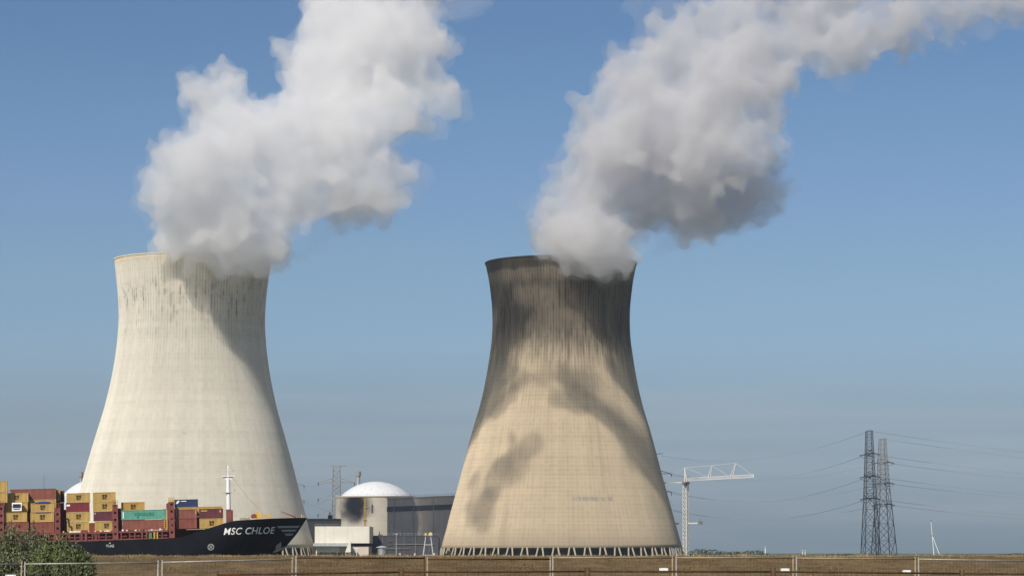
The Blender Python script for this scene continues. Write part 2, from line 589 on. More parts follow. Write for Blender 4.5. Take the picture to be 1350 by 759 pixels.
# ------------------------------------------------------------------ morning haze over the polder
hz = bpy.data.materials.new('haze_air')
hz.use_nodes = True
hz.node_tree.nodes.clear()
hz_o = hz.node_tree.nodes.new('ShaderNodeOutputMaterial')
hz_v = hz.node_tree.nodes.new('ShaderNodeVolumePrincipled')
hz_v.inputs['Color'].default_value = (0.80, 0.88, 1.0, 1)
hz_v.inputs['Density'].default_value = HAZE
hz_v.inputs['Anisotropy'].default_value = 0.0
hz_v.inputs['Density Attribute'].default_value = ''
hz.node_tree.links.new(hz_v.outputs[0], hz_o.inputs['Volume'])
tag(MB().box(-8100, 8100, -500, 12100, -6.5, 420).build('haze', hz), kind='stuff')

# ------------------------------------------------------------------ cooling towers
def pz(py, Y):
    return at(675, py, Y).z


def half_m(hp, py, Y):
    z = pz(py, Y)
    return hp * (Y * math.cos(TILT) + (z - CZ) * math.sin(TILT)) / F


def catmull(tab, z):
    """smooth interpolation of (z, r) samples"""
    for i in range(len(tab) - 1):
        if tab[i][0] <= z <= tab[i + 1][0]:
            p0 = tab[max(i - 1, 0)]; p1 = tab[i]; p2 = tab[i + 1]; p3 = tab[min(i + 2, len(tab) - 1)]
            t = (z - p1[0]) / (p2[0] - p1[0])
            m1 = (p2[1] - p0[1]) / (p2[0] - p0[0]) * (p2[0] - p1[0])
            m2 = (p3[1] - p1[1]) / (p3[0] - p1[0]) * (p2[0] - p1[0])
            return (2 * t**3 - 3 * t**2 + 1) * p1[1] + (t**3 - 2 * t**2 + t) * m1 + (-2 * t**3 + 3 * t**2) * p2[1] + (t**3 - t**2) * m2
    return tab[-1][1] if z > tab[-1][0] else tab[0][1]


def cooling_tower(px, Y, prof, mat, label, leg_top_py):
    base = at(px, 730, Y)
    z0 = 1.4
    root = empty('cooling_tower', (base.x, Y, z0))
    tag(root, label, 'cooling tower', 'cooling towers of the power station')
    tab = sorted((pz(py, Y) - z0, half_m(hp, py, Y)) for py, hp in prof)
    zl, zt = tab[0][0], tab[-1][0]
    NZ = 72
    outer = []
    for i in range(NZ + 1):
        z = zl + (zt - zl) * i / NZ
        outer.append((catmull(tab, z), z))
    inner = [(r - 0.55, z) for r, z in outer]
    shell = MB().lathe(outer + inner[::-1], 180, closed=True).build('shell', mat, root, smooth=True)
    sh = shell.data
    # ring beam at the crown: a narrow walkway lip
    rt = outer[-1][0]
    MB().lathe([(rt + 0.02, zt - 0.7), (rt + 0.22, zt - 0.6), (rt + 0.22, zt + 0.12), (rt - 0.7, zt + 0.12), (rt - 0.7, zt - 0.7)], 180, closed=True).build('rim_walkway', mat, root)
    # leaning leg pairs carry the shell
    rb = outer[0][0]
    rg = rb + 2.2
    NP = 50
    proto = {}
    for s in (-1, 1):
        m = MB()
        at_, ab_ = s * 1.15 / rb, s * 2.75 / rb
        m.bar((rg * math.cos(ab_), rg * math.sin(ab_), -3.5), ((rb - .3) * math.cos(at_), (rb - .3) * math.sin(at_), zl + 0.25), 0.95, 0.95, n=8)
        proto[s] = m
    for k in range(NP):
        for s in (-1, 1):
            if k == 0:
                proto[s] = proto[s].build('leg', M['leg'], root)
                lo = proto[s]
            else:
                lo = proto[s].copy()
                col.objects.link(lo)
                lo.parent = root
            lo.rotation_euler = (0, 0, 2 * math.pi * k / NP)
    MB().lathe([(rb - 7, -3), (rb - 7, zl + 2.0)], 96).build('packing', M['fill'], root)
    MB().lathe([(rg + 1.5, -3), (rg + 1.5, -0.2), (rg + 0.9, -0.2), (rg + 0.9, -3)], 120, closed=True).build('basin_wall', M['leg'], root)
    return root, zt + z0


PROF_R = [(347, 99.8), (358, 97.4), (372, 94.8), (389, 92.6), (405, 91.0), (421, 90.5), (436, 90.8), (450, 91.8), (468, 94.2), (486, 97), (503, 100.1), (518, 103.2), (539, 108.5), (567, 117), (599, 125.6), (633, 134.5), (660, 142), (692, 150.8), (722, 159)]
PROF_L = [(343.5, 102.6), (354, 101.2), (370, 99.4), (387, 97.5), (404, 96.3), (418, 95.9), (431, 96.1), (456, 98), (479, 101), (500, 104.5), (520, 108.8), (540, 113.6), (571, 122.8), (608, 133.4), (645, 143.4), (677, 152), (698, 157.6), (722, 165)]
YL, YR = 1442.0, 1500.0
tl, ztl = cooling_tower(249.5, YL, PROF_L, M['pale'], 'pale cream cooling tower behind the black ship, faint dark streaks below its rim', 722)
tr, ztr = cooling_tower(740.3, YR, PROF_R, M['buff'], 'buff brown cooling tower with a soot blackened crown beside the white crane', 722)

# ------------------------------------------------------------------ steam
def steam_mat(name, density, surf, alb=.985, g=0.1):
    m = bpy.data.materials.new(name)
    m.use_nodes = True
    t = m.node_tree
    t.nodes.clear()
    out = t.nodes.new('ShaderNodeOutputMaterial')
    vs = t.nodes.new('ShaderNodeVolumeScatter')
    vs.inputs['Color'].default_value = (1, 1, 1, 1)
    vs.inputs['Density'].default_value = density * alb
    vs.inputs['Anisotropy'].default_value = g
    va = t.nodes.new('ShaderNodeVolumeAbsorption')
    va.inputs['Color'].default_value = (0.05, 0.0, 0.10, 1)
    va.inputs['Density'].default_value = density * (1 - alb)
    ad = t.nodes.new('ShaderNodeAddShader')
    t.links.new(vs.outputs[0], ad.inputs[0])
    t.links.new(va.outputs[0], ad.inputs[1])
    t.links.new(ad.outputs[0], out.inputs['Volume'])
    tr_ = t.nodes.new('ShaderNodeBsdfTransparent')
    df = t.nodes.new('ShaderNodeBsdfDiffuse')
    df.inputs['Color'].default_value = (0.9, 0.9, 0.9, 1)
    mx = t.nodes.new('ShaderNodeMixShader')
    mx.inputs[0].default_value = surf
    t.links.new(tr_.outputs[0], mx.inputs[1])
    t.links.new(df.outputs[0], mx.inputs[2])
    t.links.new(mx.outputs[0], out.inputs['Surface'])
    return m


STEAM = steam_mat('steam', 0.062, 0.003, .955, .18)
STEAM_GREY = steam_mat('grey_steam', 0.060, 0.002, .885, .18)  # grey steam and veil: shade from the other plume put into their absorption
VEIL_GREY = steam_mat('grey_vapour', 0.010, 0.001, .90, .1)
SHADE_VAPOUR = steam_mat('shade_vapour', 0.042, 0.0)
VEIL = steam_mat('thin_vapour', 0.011, 0.001, .96)


def plume_skin(name, blobs, Y, drift, upper, seed, scale, voxel, rough, mat):
    """billowing steam: overlapping puffs on puffs, merged into one closed skin and roughened at several sizes"""
    rg_ = np.random.default_rng(seed)
    bm = bmesh.new()
    bmesh.ops.create_icosphere(bm, subdivisions=2, radius=1.0)
    bm.verts.ensure_lookup_table()
    uv = np.array([v.co[:] for v in bm.verts])
    uf = np.array([[v.index for v in f.verts] for f in bm.faces])
    bm.free()
    balls = []
    def ball(c, r):
        balls.append((c.x, c.y, c.z, r))
    for (px, py, *rest) in blobs:
        if isinstance(px, Vector):
            for _ in range(7):
                ball(px + Vector(rg_.normal(size=3)) * py * .75, py * rg_.uniform(.4, .8))
            continue
        rp, dy = rest[0], rest[1:]
        off = dy[0] if dy else rg_.uniform(-0.35, 0.35) * rp / 2.34
        h = (345 - py) / 2.34
        yy = Y + off - drift * (min(max(h, -10.0), 60.0) + upper * max(0.0, h - 60.0))
        c = at(px, py, yy)
        r = rp * yy / F * scale
        ball(c, r)
        for _ in range(15):
            d = Vector(rg_.normal(size=3)).normalized()
            rr = r * rg_.uniform(0.26, 0.46)
            cc = c + d * (r * rg_.uniform(0.72, 0.95))
            ball(cc, rr)
            for _ in range(3):
                d2 = (d + Vector(rg_.normal(size=3)) * .6).normalized()
                ball(cc + d2 * rr * 0.85, rr * rg_.uniform(0.3, 0.5))
    me = bpy.data.meshes.new(name)
    ba = np.array(balls)
    vv = (uv[None] * ba[:, None, 3:] + ba[:, None, :3]).reshape(-1, 3)
    ff = (uf[None] + (np.arange(len(ba)) * len(uv))[:, None, None]).reshape(-1, 3)
    me.from_pydata(vv.tolist(), [], ff.tolist())
    o = bpy.data.objects.new(name, me)
    col.objects.link(o)
    md = o.modifiers.new('r', 'REMESH')
    md.mode, md.voxel_size = 'VOXEL', voxel
    md = o.modifiers.new('s', 'SMOOTH')
    md.iterations = 2
    for nm, size, st in rough:
        tx = bpy.data.textures.new('puff_' + nm, 'CLOUDS')
        tx.noise_scale = size
        tx.noise_depth = 3
        md = o.modifiers.new(nm, 'DISPLACE')
        md.texture, md.strength, md.mid_level = tx, st, 0.55
        if nm in 'Vvw':
            tx.noise_basis, tx.noise_depth = 'VORONOI_F1', 1
            md.mid_level = 0.4
        md.texture_coords = 'GLOBAL'
    md = o.modifiers.new('clean', 'REMESH')
    md.mode, md.voxel_size = 'VOXEL', voxel
    for nm, size, st in (('e', 7.0, 7.0), ('f', 3.0, 3.2)):
        tx = bpy.data.textures.new('puff_' + nm, 'CLOUDS')
        tx.noise_scale, tx.noise_depth = size, 3
        md = o.modifiers.new(nm, 'DISPLACE')
        md.texture, md.strength, md.mid_level, md.texture_coords = tx, st, 0.5, 'GLOBAL'
    md = o.modifiers.new('clean_again', 'REMESH')
    md.mode, md.voxel_size = 'VOXEL', voxel * .9
    dg = bpy.context.evaluated_depsgraph_get()
    new = bpy.data.meshes.new_from_object(o.evaluated_get(dg))
    o.modifiers.clear()
    bm = bmesh.new()                          # drop stray crumbs
    bm.from_mesh(new)
    seen, drop = set(), []
    for v0 in bm.verts:
        if v0 in seen: continue
        isl, todo = [], [v0]
        seen.add(v0)
        while todo:
            v = todo.pop()
            isl.append(v)
            for e in v.link_edges:
                w = e.other_vert(v)
                if w not in seen:
                    seen.add(w)
                    todo.append(w)
        if len(isl) < 500: drop += isl
    bmesh.ops.delete(bm, geom=drop, context='VERTS')
    bmesh.ops.recalc_face_normals(bm, faces=bm.faces)
    bm.to_mesh(new)
    bm.free()
    o.data = new
    new.name = name
    bpy.data.meshes.remove(me)
    new.materials.clear()
    new.materials.append(mat)
    new.polygons.foreach_set('use_smooth', [True] * len(new.polygons))
    return o


def plume(label, blobs, veil_blobs, Y, drift, upper, seed, scale, mats):
    root = plume_skin('steam_plume', blobs, Y, drift, upper, seed, scale, 1.5, (('a', 34.0, 14.0), ('V', 22.0, -15.0), ('v', 12.0, -9.0), ('b', 7.0, 6.0), ('w', 4.0, -3.6), ('d', 2.2, 2.0)), mats[0])
    tag(root, label, 'steam plume', 'steam plumes of the cooling towers')
    veil = plume_skin('vapour_fringe', veil_blobs, Y, drift, upper, seed, scale * 1.05, 2.0, (('a', 34.0, 18.0), ('b', 11.0, 15.0), ('c', 4.5, 9.0), ('d', 2.2, 4.0)), mats[1])
    veil.parent = root
    plume.root = plume.root or root
    return root


plume.root = None
def shade_scraps():
    bl = []
    for (x, y, z), up, r in SHADE_SCRAPS:
        h = up / math.tan(SUN_EL)
        q = Vector((x - h * math.sin(SUN_AZ), y - h * math.cos(SUN_AZ), z + up))
        bl.append((q, r))
    o = plume_skin('shade_wisp', bl, 0, 0, 0, 9, 1.0, 2.2, (('a', 24.0, 12.0), ('b', 9.0, 12.0), ('c', 4.0, 6.0)), SHADE_VAPOUR)
    o.parent = plume.root  # unseen puffs, added for their shadow and only parented to the plume


BL = [(216, 318, 15, -50), (222, 324, 16, -46), (200, 327, 11, -40), (236, 312, 22, -58), (250, 322, 32, -45), (285, 325, 34, -70), (325, 328, 36, -85), (352, 333, 28, -75), (300, 300, 44, -80), (252, 290, 40, -60), (300, 336, 30, -48), (335, 334, 32, -62), (362, 334, 24, -55), (268, 326, 26, -40), (322, 318, 34, -60), (240, 322, 24, -34),
      (232, 322, 30), (275, 326, 38), (318, 330, 34), (345, 338, 20, -38), (372, 338, 20, -25), (398, 338, 13, -10), (415, 335, 8, -5),
      (226, 265, 38, -46), (232, 290, 26, -55), (224, 302, 20, -62), (245, 215, 56, -34), (262, 300, 30, -75), (285, 275, 54, -40), (330, 275, 50, -30), (378, 262, 50, -20), (272, 130, 40), (297, 105, 28), (335, 165, 46), (300, 190, 62),
      (380, 195, 60), (402, 120, 40), (395, 75, 36), (440, 90, 66), (445, 20, 58), (440, 170, 68), (470, 230, 54), (510, 235, 38), (540, 230, 22), (500, 268, 30),
      (455, 280, 32), (515, 150, 50), (500, 60, 74), (550, 40, 40), (560, 110, 40), (585, 130, 24), (607, 122, 9), (560, -25, 50), (480, -50, 80), (560, -100, 70), (215, 300, 14, -30)]
BLV = BL + [(600, 140, 16), (590, 95, 16), (420, 310, 22), (440, 335, 10), (570, 165, 24), (555, 245, 18), (610, 5, 26), (640, -8, 22), (520, 285, 16)]
BR = [(740, 318, 26, -82), (765, 315, 28, -88), (728, 306, 20, -78), (790, 325, 24, -90), (715, 322, 18, -45), (742, 330, 22, -62), (770, 335, 24, -75), (792, 348, 22, -85), (812, 330, 26, -80), (785, 305, 32, -80), (825, 335, 17, -60), (800, 368, 8, -80), (750, 300, 30, -60), (735, 300, 20, -66), (760, 340, 28, -46), (795, 345, 30, -60), (815, 330, 30, -58), (735, 328, 22, -40), (712, 320, 18, -20), (735, 322, 26), (770, 338, 30), (797, 350, 24, -30), (797, 370, 9, -44), (722, 272, 26, -20), (712, 295, 20, -26),
      (770, 285, 46, -30), (808, 300, 40, -36), (772, 232, 36), (748, 226, 16), (758, 190, 22), (800, 190, 50), (850, 240, 56), (868, 285, 34), (850, 160, 62), (800, 135, 34), (830, 95, 30), (872, 92, 48), (905, 250, 58), (955, 258, 46), (1008, 238, 32), (1000, 262, 24), (985, 205, 40),
      (920, 180, 70), (955, 110, 66), (905, 55, 44), (950, 28, 40), (1000, 170, 30), (1000, 120, 36), (990, 50, 42), (1030, 85, 36), (1060, 55, 42), (1065, 15, 42), (1090, 85, 22), (1120, 55, 42), (1172, 42, 38), (1205, 22, 34),
      (1240, 8, 26), (1140, 85, 16), (1000, -25, 44), (1100, -25, 54), (1200, -35, 44), (1290, -12, 26), (1330, -18, 30), (1225, 38, 22), (1270, 14, 28), (1310, 8, 28), (1350, 2, 30), (1245, 38, 24), (1190, 58, 26)]
BRV = BR + [(1260, 40, 22), (1300, 30, 22), (1340, 22, 22), (1190, 75, 18), (880, 20, 26), (850, 45, 20), (840, 5, 20), (1270, 15, 18), (1310, 5, 18), (1345, 0, 16), (1030, 200, 18), (1035, 250, 14), (880, 320, 16), (1110, 105, 14), (1225, 55, 14), (1010, 150, 24), (705, 275, 14), (690, 322, 8), (915, 300, 20), (835, 345, 12)]
# torn scraps of steam added above the frame, unseen, only to shade the buff tower
SHADE_SCRAPS = [((-16, 1446, 56), 262, 14), ((-4, 1446, 70), 262, 13), ((-28, 1450, 40), 262, 11), ((-38, 1455, 28), 262, 9), ((20, 1452, 104), 250, 13), ((38, 1452, 92), 240, 12), ((4, 1452, 112), 250, 11), ((52, 1456, 82), 240, 9), ((72, 1466, 64), 260, 10), ((82, 1475, 50), 262, 10)]
plume('bright white steam plume rising from the pale cream cooling tower', BL, BLV, YL, 1.4, -0.5, 3, 1.03, (STEAM, VEIL))
plume('grey white steam plume drifting sideways from the sooty buff cooling tower', BR, BRV, YR, 1.4, -0.1, 5, 1.10, (STEAM_GREY, VEIL_GREY))
shade_scraps()

# ------------------------------------------------------------------ reactor buildings
SL = 'facing'
def block(px0, px1, py_top, Y, depth, zb=0.5, turn=0.0):
    """a box given by the photo pixels of its front edges; returns origin, width, height in its own axes"""
    a, b = at(px0, 700, Y), at(px1, 700, Y)
    return Vector(((a.x + b.x) / 2, Y, zb)), (b.x - a.x), pz(py_top, Y) - zb


# domed reactor building
YC = 1674.0
ca, cb = at(443, 655, YC), at(548, 655, YC)
rc = (cb.x - ca.x) / 2
rb_root = empty('reactor_building', ((ca.x + cb.x) / 2, YC, 1.0))
tag(rb_root, 'round pale concrete reactor building with a white dome and a black patch', 'reactor building')
zw = pz(654, YC - rc) - 1.0
n, co, x, y, z, c = containment_wall()
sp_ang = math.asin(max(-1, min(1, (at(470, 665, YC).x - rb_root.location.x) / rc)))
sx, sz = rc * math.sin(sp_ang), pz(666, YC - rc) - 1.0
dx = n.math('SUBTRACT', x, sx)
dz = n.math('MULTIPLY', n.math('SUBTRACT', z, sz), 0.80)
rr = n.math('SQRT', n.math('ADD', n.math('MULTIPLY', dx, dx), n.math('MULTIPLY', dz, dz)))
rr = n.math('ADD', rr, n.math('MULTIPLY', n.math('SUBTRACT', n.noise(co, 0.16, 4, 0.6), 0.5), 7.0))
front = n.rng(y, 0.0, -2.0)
c = n.mix(n.math('MULTIPLY', n.rng(rr, 14.5, 4.0, 0, 1.0), front), c, (0.016, 0.018, 0.026))  # one soft round patch mixed darker into the wall colour
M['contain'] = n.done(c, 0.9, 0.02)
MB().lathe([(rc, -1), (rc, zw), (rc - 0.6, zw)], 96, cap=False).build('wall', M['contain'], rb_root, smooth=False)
hd = pz(634.5, YC) - 1.0 - zw
rd = rc - 2.4
Rs = (rd * rd + hd * hd) / (2 * hd)
prof = []
for i in range(17):
    t = i / 16
    a = math.asin(rd / Rs) * (1 - t)
    prof.append((max(Rs * math.sin(a), 0.05), zw + 0.05 + Rs * math.cos(a) - (Rs - hd)))
MB().lathe(prof, 96, cap=False).build('dome', M['dome_white'], rb_root, smooth=True)
MB().lathe([(rc - 2.3, zw - .3), (rc + 0.35, zw - .3), (rc + 0.35, zw + 0.5), (rc - 2.3, zw + 0.5)], 96, closed=True).build('parapet', M['beige_wall'], rb_root)
la = math.asin((at(484, 690, YC).x - rb_root.location.x) / rc)
lx, ly = (rc + 0.5) * math.sin(la), -(rc + 0.5) * math.cos(la)
lm = MB()
for dxx in (-.35, .35):
    lm.bar((lx + dxx, ly, 2), (lx + dxx, ly, zw - 1), 0.25)
for k in range(int(zw) - 3):
    lm.bar((lx - .35, ly, 2.5 + k), (lx + .35, ly, 2.5 + k), 0.12)
for k in range(4):
    lm.box(lx - 1.0, lx + 1.0, ly - .5, ly + 1.2, 8 + k * 7.5, 8.25 + k * 7.5)
lm.build('ladder', M['yellow_paint'], rb_root)
rl = MB()
for k in range(72):
    t0, t1 = 2 * math.pi * k / 72, 2 * math.pi * (k + 1) / 72
    p0_, p1_ = ((rc + .1) * math.cos(t0), (rc + .1) * math.sin(t0)), ((rc + .1) * math.cos(t1), (rc + .1) * math.sin(t1))
    rl.bar((*p0_, zw + .5), (*p0_, zw + 1.6), .09).bar((*p0_, zw + 1.6), (*p1_, zw + 1.6), .09)
rl.build('railing', M['steel'], rb_root)
wa = math.asin((at(493.5, 670, YC).x - rb_root.location.x) / rc)
wz = pz(670, YC - rc) - 1
wm = MB().box(-.45, .45, -.25, 1.0, -2.6, 2.6)
wo = wm.build('window_slot', M['band'], rb_root, (rc * math.sin(wa), -rc * math.cos(wa), wz))
wo.rotation_euler = (0, 0, wa)

# exhaust stacks and the second dome
def stack(px, py_top, py_bot, Y, w_px, label):
    b = at(px, py_bot, Y)
    r = w_px / 2 * Y / F
    root = empty('exhaust_stack', (b.x, Y, 1.0))
    tag(root, label, 'chimney', 'metal exhaust stacks of the reactors')
    h = pz(py_top, Y) - 1
    MB().lathe([(r, 0), (r, h - 3.0)], 20).build('flue', M['stack'], root, smooth=True)
    MB().lathe([(r * 1.25, h - 3.0), (r * 1.25, h)], 20).build('cowl', M['pylon'], root)
    MB().lathe([(r * 1.5, h - 9.4), (r * 1.5, h - 9.0)], 20).build('platform', M['pylon'], root)


stack(472, 621, 660, 1690, 5.6, 'silver exhaust stack with dark cowl beside the white dome and black patch')
stack(106.3, 622, 660, 1600, 4.6, 'slim silver exhaust stack at the edge of the pale cream tower, above the red containers')
YD = 1580.0
d0 = at(130, 660, YD)
rD = (at(180, 660, YD).x - d0.x)
root = empty('reactor_building', (d0.x, YD, 1.0))
tag(root, 'white domed reactor building half hidden behind the containers and the pale cream tower', 'reactor building')
zD = pz(653, YD - rD) - 1
hD = pz(630.5, YD) - 1 - zD
MB().lathe([(rD, -1), (rD, zD), (rD - 0.6, zD)], 72, cap=False).build('wall', M['dome_white'], root)
RsD = ((rD - .8) ** 2 + hD * hD) / (2 * hD)
prof = []
for i in range(17):
    a = math.asin((rD - .8) / RsD) * (1 - i / 16)
    prof.append((max(RsD * math.sin(a), .05), zD + .05 + RsD * math.cos(a) - (RsD - hD)))
MB().lathe(prof, 72, cap=False).build('dome', M['dome_white'], root, smooth=True)

# long grey hall, its far end hidden by the buff tower; near end stands closer
pA, pB = at(510.5, 700, 1588), at(640, 700, 1530)
ha = math.atan2(pB.y - pA.y, pB.x - pA.x)
hl = (pB - pA).length
hh = pz(657.5, 1588) - 0.5
hall = empty('turbine_hall', (pA.x, pA.y, 0.5), (0, 0, ha))
tag(hall, 'long grey windowless hall with a dark band under its roof, beside the buff tower', 'industrial hall')
rise = .03 * hh
MB().prism([(0, -1), (hl, -1), (hl, hh + rise), (0, hh)], 0, 55).build('wall', M['grey_wall'], hall)
zb1, zb0 = pz(667.6, 1588) - .5, pz(674.0, 1588) - .5
bl = (at(597, 665, 1549) - pA).length * 0.97
MB().prism([(-0.05, zb0), (bl, zb0 + rise * .8), (bl, zb1 + rise * .8), (-0.05, zb1)], -0.35, 0.5).build('window_band', M['band'], hall)
MB().prism([(-0.4, hh + .01), (hl, hh + rise + .01), (hl, hh + rise + .7), (-0.4, hh + .7)], -0.4, 55.4).build('roof', M['grey_wall'], hall)
pm = MB()
for k in range(int(hl // 9)):
    pm.box(4 + k * 9, 4.12 + k * 9, -0.06, 0.2, -1, zb0 - .3)
pm.build('panel_joint', M['beige_wall'], hall)

# low dark building before the hall
YL2 = 1440.0
o0, w0, h0 = block(463.5, 578, 706.5, YL2, 30)
low = empty('plant_building', o0)
tag(low, 'low dark slate building in shade with small rooftop plant, before the grey hall', 'industrial building')
MB().box(-w0 / 2, w0 / 2, 0, 26, -1, h0).build('wall', M['dark_wall'], low)
MB().box(-w0 / 2 - .2, w0 / 2 + .2, -.25, 26.2, h0, h0 + .45).build('roof', M['band'], low)
def lx_(px): return at(px, 700, YL2).x - o0.x
MB().box(lx_(517), lx_(529), 3, 9, h0 + .45, h0 + 4.2).build('rooftop_unit', M['dark_wall'], low)
MB().bar((lx_(516), 3, h0 + .4), (lx_(516), 3, h0 + 6.0), 0.5).box(lx_(514.9), lx_(517.1), 2.6, 3.4, h0 + 5.4, h0 + 6.1).build('vent_pipe', M['band'], low)
MB().bar((lx_(500), 3, h0 + .4), (lx_(500), 3, h0 + 2.6), 0.6).box(lx_(498), lx_(504), 2.5, 4, h0 + .45, h0 + 1.1).build('vent_pipe', M['band'], low)
MB().bar((lx_(553.5), 3, h0 + .4), (lx_(553.5), 3, h0 + 4.2), 0.4).build('vent_pipe', M['band'], low)
for a_, b_, c_, d_ in ((512, 516, 711, 714), (511, 518, 717, 719), (480, 484, 714, 721), (488, 491, 714, 720), (537, 541, 711.5, 713.5)):
    MB().box(lx_(a_), lx_(b_), -.3, .3, pz(d_, YL2) - .5, pz(c_, YL2) - .5).build('vent_grille', M['band'], low)

hr = MB()
rz_ = lambda x: hh + .7 + rise * x / hl
for k in range(int(hl // 4) + 1):
    xx = min(k * 4, hl)
    hr.bar((xx, 0, rz_(xx)), (xx, 0, rz_(xx) + 1.1), .12)
hr.bar((0, 0, rz_(0) + 1.1), (hl, 0, rz_(hl) + 1.1), .12).bar((0, 0, rz_(0) + .55), (hl, 0, rz_(hl) + .55), .10)
hr.build('roof_railing', M['steel'], hall)
dp = MB()
for xx in (6.5, 23, 40):
    dp.bar((xx, -.35, -1), (xx, -.35, hh), .35, n=8)
dp.build('downpipe', M['steel'], hall)
for xx, zz in ((10, 3.6), (17, 3.6), (27, 3.0), (33, 6.5)):
    MB().box(xx, xx + 2.4, -.12, .1, zz - 3.4 if zz < 5 else zz - 1, zz).build('door', M['band'], hall)
pl = MB()
for zz, a_, b_ in ((2.3, 466, 512), (5.6, 484, 540), (8.0, 520, 572)):
    pl.bar((lx_(a_), -.5, zz), (lx_(b_), -.5, zz), .32, n=8)
for a_ in (474, 505, 533, 548, 566):
    pl.bar((lx_(a_), -.4, -1), (lx_(a_), -.4, h0), .24, n=8)
pl.build('pipe_run', M['pylon'], low)
for a_ in (468, 526, 546, 571):
    MB().box(lx_(a_), lx_(a_ + 2.6), -.15, .1, -1, 3.3).build('door', M['grey_wall'], low)
rl = MB()
for k in range(24):
    xx = -w0 / 2 + w0 * k / 23
    rl.bar((xx, .2, h0 + .4), (xx, .2, h0 + 1.5), .09)
rl.bar((-w0 / 2, .2, h0 + 1.5), (w0 / 2, .2, h0 + 1.5), .09)
rl.build('roof_railing', M['steel'], low)
# white halls with a long canopy
YW = 1405.0
o0, w0, h0 = block(415, 487, 693.3, YW, 40)
wh = empty('store_building', o0)
tag(wh, 'bright white flat roofed store with a grey canopy, between ship bow and dark building', 'industrial building')
def wx_(px): return at(px, 700, YW).x - o0.x
def wz_(py): return pz(py, YW) - 0.5
MB().box(-w0 / 2, w0 / 2, 0, 40, wz_(715.5), h0).build('upper_wall', M['cream'], wh)
MB().box(-w0 / 2 + 0.6, wx_(447.5), 1, 38, -1, wz_(719.6)).build('lower_wall', M['cream'], wh)
MB().box(-w0 / 2 - .5, wx_(462), -3.5, 39.6, wz_(719.5), wz_(715.7)).build('canopy', M['steel'], wh)
MB().box(wx_(447.6), w0 / 2 - .5, 2, 38, -1, wz_(719.6)).build('loading_bay', M['grey_wall'], wh)
MB().prism([(wx_(452), -1), (wx_(463.4), -1), (wx_(463.4), wz_(713)), (wx_(460.5), wz_(715))], -6, -3.8).build('stair', M['cream'], wh)
MB().box(wx_(428.2), wx_(428.7), -.1, .1, wz_(715.5), h0 - .1).box(wx_(457.2), wx_(457.6), -.1, .1, wz_(715.5), h0 - .1).build('panel_joint', M['grey_wall'], wh)
for a_ in (421, 432, 442):
    MB().box(wx_(a_), wx_(a_ + 3.0), .8, 1.2, -1, 3.0).build('door', M['grey_wall'], wh)
rl = MB()
for k in range(20):
    xx = -w0 / 2 + w0 * k / 19
    rl.bar((xx, .3, h0), (xx, .3, h0 + 1.0), .08)
rl.bar((-w0 / 2, .3, h0 + 1.0), (w0 / 2, .3, h0 + 1.0), .08)
rl.build('roof_railing', M['steel'], wh)
# old beige annexe behind
o0, w0, h0 = block(403, 447, 686, 1590, 30)
an = empty('annexe_building', o0)
tag(an, 'drab beige annexe with a brown parapet, between pale tower foot and round reactor building', 'industrial building')
MB().box(-w0 / 2, w0 / 2, 0, 20, -1, h0).build('wall', M['beige_wall'], an)
MB().box(-w0 / 2 - .2, w0 / 2, -.3, 20.2, h0, h0 + 1.3).build('parapet', worn('brown_parapet', (0.24, 0.19, 0.14), .1, .2, .9, .1), an)
MB().box(-w0 / 2 + 13, -w0 / 2 + 15.5, 3, 6, h0 + 1.3, h0 + 3.4).box(-w0 / 2 + 13.8, -w0 / 2 + 14.4, 3.4, 4, h0 + 3.4, h0 + 5.2).build('rooftop_unit', M['dark_wall'], an)
# small silver tank
p = at(503.5, 730, 1410)
tk = empty('storage_tank', (p.x, 1410, 0.5))
tag(tk, 'small silver cylindrical tank standing before the low dark building', 'tank')
r_ = 5.6 * 1410 / F
h_ = pz(720, 1410) - .5
MB().lathe([(r_, -1), (r_, h_ - .6)], 32).build('shell', M['stack'], tk, smooth=False)
MB().lathe([(r_ * 1.35, h_ - .6), (r_ * 1.35, h_ - .2), (.1, h_ + .6)], 32).build('roof', M['steel'], tk)

# ------------------------------------------------------------------ poles, beacon, small masts
def lamp_post(px, py_top, Y, w, label, mat, group=None):
    p = at(px, 730, Y)
    root = empty('light_pole', (p.x, Y, -0.5 if Y < 1100 else 1.0))
    tag(root, label, 'light pole', group)
    h = pz(py_top, Y) - root.location.z
    MB().bar((0, 0, -1), (0, 0, h), w, w * .55, n=8).build('pole', mat, root)
    MB().box(-.8, .8, -.35, .35, h, h + .35).build('lamp_head', mat, root)


lamp_post(522.4, 704, 1380, .42, 'thin grey light pole before the dark building, taller than its roof', M['steel'])
lamp_post(470.4, 723, 1380, .42, 'short white light pole close to the dark building corner', M['white'])

YB = 1130.0
p = at(564.5, 730, YB)
bc = empty('river_beacon', (p.x, YB, 1.2))
tag(bc, 'four legged pale grey river beacon with yellow top, standing before the low dark building', 'beacon')
hb = pz(706, YB) - 1.2
wb, wt_ = 2.45, 1.05
for sx_ in (-1, 1):
    for sy_ in (-1, 1):
        MB().bar((sx_ * wb, sy_ * wb, -1), (sx_ * wt_, sy_ * wt_, hb), .32, .28).build('leg', M['steel'], bc)
rm = MB()
for f_ in (0.18, 0.62):
    w_ = wb + (wt_ - wb) * f_
    for a, b in (((-w_, -w_), (w_, -w_)), ((w_, -w_), (w_, w_)), ((w_, w_), (-w_, w_)), ((-w_, w_), (-w_, -w_))):
        rm.bar((*a, hb * f_), (*b, hb * f_), .24)
rm.build('brace', M['steel'], bc)
MB().box(-1.9, 1.9, -1.6, 1.6, hb, hb + .3).build('platform', M['pylon'], bc)
